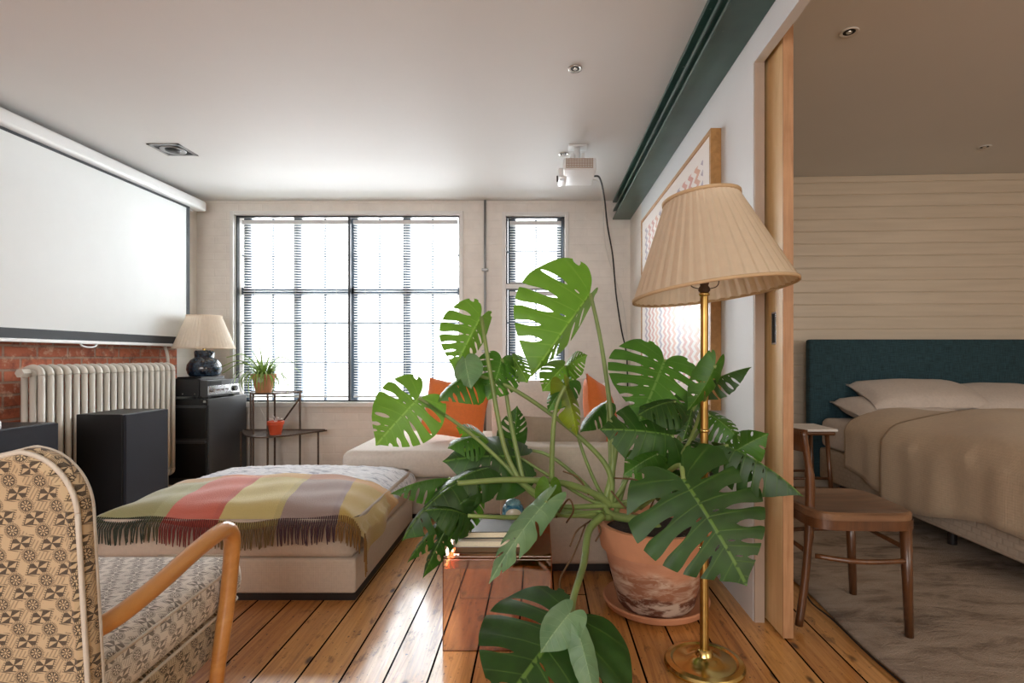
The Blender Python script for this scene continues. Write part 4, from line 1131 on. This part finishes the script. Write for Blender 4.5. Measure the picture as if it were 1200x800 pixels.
cb=[P(694,210,3.95),P(702,214,4.1),P(706,235,4.6),P(710,290,5.05),P(722,330,5.07),P(731,360,5.07),P(738,430,5.07)]
O('white_cable',MB().tube(smooth_path(cb,6),.003,6),M['cord_w'],t,smooth=True)
# ---- ceiling fittings
def downlight(x,y,r,label,ring):
    t=empty('downlight',(x,y,ZC-.004),label,'ceiling light')
    O('ring',MB().lathe([(r*.62,0.0),(r*.95,-.006),(r,-.003),(r,.0),(r*.62,.0)],(x,y,ZC-.0005),32),M[ring],t,smooth=True)
    O('recess',MB().lathe([(0,-.001),(r*.64,-.0015)],(x,y,ZC-.0005),24),M['dkhole'],t)
    O('lamp_disc',MB().lathe([(0,-.004),(r*.3,-.004),(r*.34,0)],(x,y,ZC-.0005),20),M['chromel'],t)
downlight(.181,2.76,.036,'small round downlight in the living room ceiling','chromel')
downlight(.175,3.92,.036,'small round downlight beside the projector mount','chromel')
downlight(1.39,2.45,.040,'round downlight in bedroom ceiling nearer the doorway','whitep')
downlight(3.09,3.79,.040,'round downlight in the bedroom ceiling near far wall','whitep')
vx,vy=-2.575,3.84
t=empty('recessed_spotlight',(vx,vy,ZC-.01),'square black recessed spotlight fitting in ceiling near the screen','ceiling light')
h=.11; m=MB()
for a,b,c,d in ((-h,h,-h,-h+.02),(-h,h,h-.02,h),(-h,-h+.02,-h,h),(h-.02,h,-h,h)): m.box(vx+a,vx+b,vy+c,vy+d,ZC-.006,ZC)
O('frame',m,M['galv'],t)
O('recess',MB().box(vx-h+.02,vx+h-.02,vy-h+.02,vy+h-.02,ZC-.002,ZC),M['dkhole'],t)
O('gimbal_ring',MB().lathe([(.05,-.004),(.078,-.010),(.082,-.004),(.05,-.004)],(vx,vy,ZC),32),M['galv'],t,smooth=True)
O('lamp_face',MB().lathe([(0,-.012),(.045,-.012),(.05,-.004)],(vx,vy,ZC),28),M['black'],t,smooth=True)

# ------------------------------------------------------------------ ART
t=empty('framed_print',(XR-.015,3.43,.80),'framed wavy striped print in oak frame on the right wall','picture')
y0_,y1_,z0_,z1_=2.55,4.30,.80,2.118; xf=XR-.05
m=MB(); wf=.022
m.box(xf,XR-.001,y0_,y0_+wf,z0_,z1_); m.box(xf,XR-.001,y1_-wf,y1_,z0_,z1_); m.box(xf,XR-.001,y0_+wf,y1_-wf,z0_,z0_+wf); m.box(xf,XR-.001,y0_+wf,y1_-wf,z1_-wf,z1_)
O('frame',m,M['oakframe'],t)
# deeper near-side frame edge facing the doorway
O('print',MB().box(XR-.044,XR-.038,y0_+wf,y1_-wf,z0_+wf,z1_-wf),M['art'],t)
# ------------------------------------------------------------------ SLIDING DOOR
t=S('door_1',MB().rbox(.905,.921,2.03,3.2,.006,2.46,.002),M['oak'])
O('door_edge',MB().box(.9045,.9425,2.026,2.0305,.006,2.46).box(.921,.9425,2.03,3.2,.006,2.46),M['oakedge'],t)
hz=1.16
h_=O('door_handle',MB().box(.9035,.9052,2.085,2.125,hz-.062,hz+.062),M['chrome'],t)
O('handle_recess',MB().box(.9025,.9036,2.091,2.119,hz-.056,hz+.056),M['dkhole'],h_)

# ------------------------------------------------------------------ BEDROOM
rugm=MB()
def rg(u,v):
    x=1.175+u*2.6+.012*math.sin(v*17)*(1-u); y=1.15+v*2.75
    e=min(u*2.6,1)*.0
    return Vector((x,y,.012+.004*math.sin(x*7+y*3)*math.sin(y*5)))
rugm.grid(rg,50,50)
O('rug',rugm,M['rug'],smooth=True,solid=.012,label='distressed taupe rug on bedroom floor under chair and bed',cat='rug')
t=O('rug_gap_strand',MB().tube(smooth_path([(1.20,2.45,.03),(1.17,2.40,.02),(1.15,2.3,.012),(1.16,2.15,.012),(1.15,1.9,.012),(1.16,1.6,.012),(1.15,1.3,.012)],6),.0035,7),M['cord_b'],smooth=True,label='black strand added for the dark gap along the left edge of rug',cat='cable')  # added strand whose black draws the dark gap beside the rug
# bed
bx0,bx1,byy0,byy1=2.15,3.72,2.2,4.20
t=empty('bed',(2.9,3.2,0),'double bed with teal fabric headboard and quilted base','bed')
O('headboard',MB().rbox(2.085,3.80,4.205,4.285,.12,1.185,.018,3),M['teal'],t,smooth='auto')
O('bed_base',MB().rbox(bx0,bx1,byy0,byy1,.125,.36,.02,3),M['quilt'],t,smooth='auto')
O('mattress',MB().rbox(bx0+.005,bx1,byy0,byy1,.362,.585,.05,5),M['mattress'],t,smooth=True)
for x in (bx0+.12,bx1-.12):
    for y in (byy0+.12,3.0,byy1-.12): O('leg',MB().lathe([(0,0),(.022,0),(.022,.106),(0,.106)],(x,y,.022),16),M['plinth'],t)
def bedtop(x,y):
    k=min(1,max(0,(x-bx0)/.5)); kk=1-(1-k)**2
    return .60+.085*kk+.012*math.sin(x*5+y*4)+.008*math.sin(x*9-y*7)
def bedcloth(s,q,off,edge=bx0+.05,r=.075):
    if s<edge:
        e=edge-s
        if e<r*1.57: th_=e/r; x=edge-r*math.sin(th_); dz=r*(1-math.cos(th_))
        else: x=edge-r; dz=r+(e-r*1.57)
    else: x=s; dz=0
    z=bedtop(max(x,bx0),q)+off-dz
    if dz>r: x-=off+.010*math.sin(q*13+1)*min(1,(dz-r)/.15)+.004*math.sin(q*31)
    return Vector((x,q,z))
def mkcloth(name,ya_,yb_,hemfn,off,mat,label,nu=50,nv=60):
    m=MB()
    def f(u,v):
        q=ya_+(yb_-ya_)*v; hem=hemfn(v); s=(bx0+.05-hem)+(bx1-.01-(bx0+.05-hem))*u
        return bedcloth(s,q+.05*(1-u)*0,off)
    m.grid(f,nu,nv); return O(name,m,mat,smooth=True,solid=.012,label=label,cat='blanket')
mkcloth('bed_blanket',3.24,3.80,lambda v:.40+.03*math.sin(v*5),.0,M['blanket'],'folded cream blanket across the bed just below the pillows',nv=30)
mkcloth('bedspread',2.15,3.36,lambda v:.47-.045*math.sin(v*4.2+.6)-.03*v,.022,M['blanket'],'cream bedspread draped over the near part of the bed',nv=50)
def pillow(c,w,h,th,rot,label):
    o=O('pillow',cushion_fn(c,w,h,th,rot),M['pillow'],smooth=True,label=label,cat='pillow'); return o
pillow((2.62,3.97,.655),.78,.48,.18,(-1.35,0,.03),'white pillow at the left side of bed, lower of the stack')
pillow((2.78,4.00,.765),.86,.44,.18,(-1.22,0,-.02),'white pillow stacked on top of the lower left pillow')
pillow((3.40,4.0,.72),.80,.48,.22,(-1.25,0,.02),'white pillow at the right side of bed against headboard')
# bedside stool
sx_,sy_=1.77,3.72
t=empty('bedside_stool',(sx_,sy_,0),'wooden bedside stool with pale top between chair and bed','stool')
O('stool_top',MB().rbox(sx_-.17,sx_+.17,sy_-.15,sy_+.15,.535,.56,.01,3),M['chairwood'],t)
for a in (-1,1):
    for b_ in (-1,1): O('leg',MB().tube([(sx_+a*.16,sy_+b_*.13,0),(sx_+a*.13,sy_+b_*.11,.54)],.014,10),M['chairwood'],t,smooth=True)
for b_ in (-1,1): O('rail',MB().tube([(sx_-.145,sy_+b_*.12,.25),(sx_+.145,sy_+b_*.12,.25)],.009,8),M['chairwood'],t,smooth=True)
O('table_mat',MB().rbox(sx_-.18,sx_+.18,sy_-.16,sy_+.16,.561,.578,.006,3),M['white_fab'],label='folded cream cloth lying on the bedside stool',cat='cloth')
# dining chair facing right
t=empty('bentwood_chair',(1.2,2.2,.014),'dark bentwood cafe chair with worn plywood seat by the doorway','chair')
cz=.018; sy0,sy1=1.985,2.40
def seat(u,v): pass
m=MB(); n=40; top=[]
def so(k,inset=0):
    a=2*PI*k/n; ca,sa=math.cos(a),math.sin(a); e=.42
    x=math.copysign(abs(ca)**e,ca); y=math.copysign(abs(sa)**e,sa)
    hw=(.195-inset); hd=(.205-inset)*(1-.08*(1-x)/2)
    return (1.205+x*hw,2.19+y*hd)
vs=[]
for ins,z in ((0,.445),(0,.472),(.008,.478),(.05,.474),(.12,.470)):
    vs+=[(*so(k,ins),z+cz*0) for k in range(n)]
fs_=[(i*n+k,i*n+(k+1)%n,(i+1)*n+(k+1)%n,(i+1)*n+k) for i in range(4) for k in range(n)]+[tuple(range(n))[::-1],tuple(4*n+k for k in range(n))]
m.add(vs,fs_); O('seat',m,M['seatwood'],t,smooth='auto')
m=MB(); vs=[]
for ins,z in ((.004,.448),(-.004,.450),(-.004,.415),(.016,.415)): vs+=[(*so(k,ins),z) for k in range(n)]
m.add(vs,[(i*n+k,i*n+(k+1)%n,(i+1)*n+(k+1)%n,(i+1)*n+k) for i in range(3) for k in range(n)]); O('seat_rim',m,M['chairwood'],t,smooth='auto')
for y,s in ((2.015,-1),(2.375,1)):
    O('front_leg',MB().tube([(1.365,y,.018),(1.350,y+.002*s,.43)],[.0145,.021],12,flat=1),M['chairwood'],t,smooth=True)
    yb_=2.10 if s<0 else 2.33
    O('rear_leg',MB().tube(smooth_path([(.998,yb_,.018),(1.020,yb_,.18),(1.036,yb_,.36),(1.040,yb_,.47),(1.040,yb_,.58),(1.028,yb_,.68),(1.014,yb_,.765)],5),[.015]*10+[.018]*12+[.013]*9,12),M['chairwood'],t,smooth=True)
O('stretcher',MB().tube(smooth_path([(1.04,2.06,.30),(1.15,2.005,.30),(1.25,1.998,.30),(1.36,2.01,.30)],5),.010,8),M['chairwood'],t,smooth=True)
m=MB(); m.tube(smooth_path([(1.04,2.36,.30),(1.15,2.385,.30),(1.25,2.388,.30),(1.36,2.38,.30)],5),.010,8)
O('stretcher',m,M['chairwood'],t,smooth=True)
O('stretcher',MB().tube([(1.36,2.02,.34),(1.36,2.37,.34)],.009,8),M['chairwood'],t,smooth=True)
O('stretcher',MB().tube([(1.03,2.10,.30),(1.03,2.33,.30)],.009,8),M['chairwood'],t,smooth=True)
def rail(u,v):
    y=2.09+u*.25; return Vector((1.020-.03*math.sin(PI*u)+.002,y,.685+.085*v))
m=MB().grid(rail,12,2); O('back_rail',m,M['chairwood'],t,smooth=True,solid=.014)

# ------------------------------------------------------------------ LIGHTS
def area(name,loc,rot,sx,sy,e,c=(1,1,1),spread=PI):
    l=bpy.data.lights.new(name,'AREA'); l.shape='RECTANGLE'; l.size=sx; l.size_y=sy; l.energy=e; l.color=c; l.spread=spread
    o=bpy.data.objects.new(name,l); col.objects.link(o); o.location=loc; o.rotation_euler=rot; return o
area('window_daylight',((W1[0]+W1[1])/2,D+1.15,2.75),(math.radians(-66),0,0),3.4,3.2,760,(.93,.97,1))
area('window_daylight',((W2[0]+W2[1])/2+.3,D+1.15,2.75),(math.radians(-66),0,0),1.6,3.2,280,(.93,.97,1))
area('room_fill',(-1.2,-2.6,1.7),(math.radians(90),0,0),3.2,1.7,95,(1,.98,.96))  # unseen fill lamp added behind the camera to brighten the room
area('bedroom_fill',(3.0,-1.5,1.7),(math.radians(80),0,0),2.0,1.4,40,(1,.88,.74))  # warm fill lamp added out of view to lift the dim bedroom
w=bpy.data.worlds.new('World'); bpy.context.scene.world=w; w.use_nodes=True
w.node_tree.nodes['Background'].inputs[0].default_value=(.9,.95,1,1); w.node_tree.nodes['Background'].inputs[1].default_value=.6

# ------------------------------------------------------------------ CAMERA
cd=bpy.data.cameras.new('Camera'); cam=bpy.data.objects.new('Camera',cd); col.objects.link(cam)
cam.location=(0,0,HC); cam.rotation_euler=(PI/2,0,0)
cd.sensor_width=36; cd.lens=36*F/1200; cd.shift_x=-(CX-600)/1200; cd.shift_y=(CY-400)/1200
cd.clip_start=.02
bpy.context.scene.camera=cam
sc_=bpy.context.scene
sc_.view_settings.view_transform='Standard'; sc_.view_settings.look='None'; sc_.view_settings.exposure=.28; sc_.view_settings.gamma=1
sc_.cycles.use_denoising=True; sc_.cycles.max_bounces=10; sc_.cycles.diffuse_bounces=5; sc_.cycles.transparent_max_bounces=16
sc_.cycles.sample_clamp_indirect=4; sc_.cycles.caustics_reflective=False; sc_.cycles.caustics_refractive=False
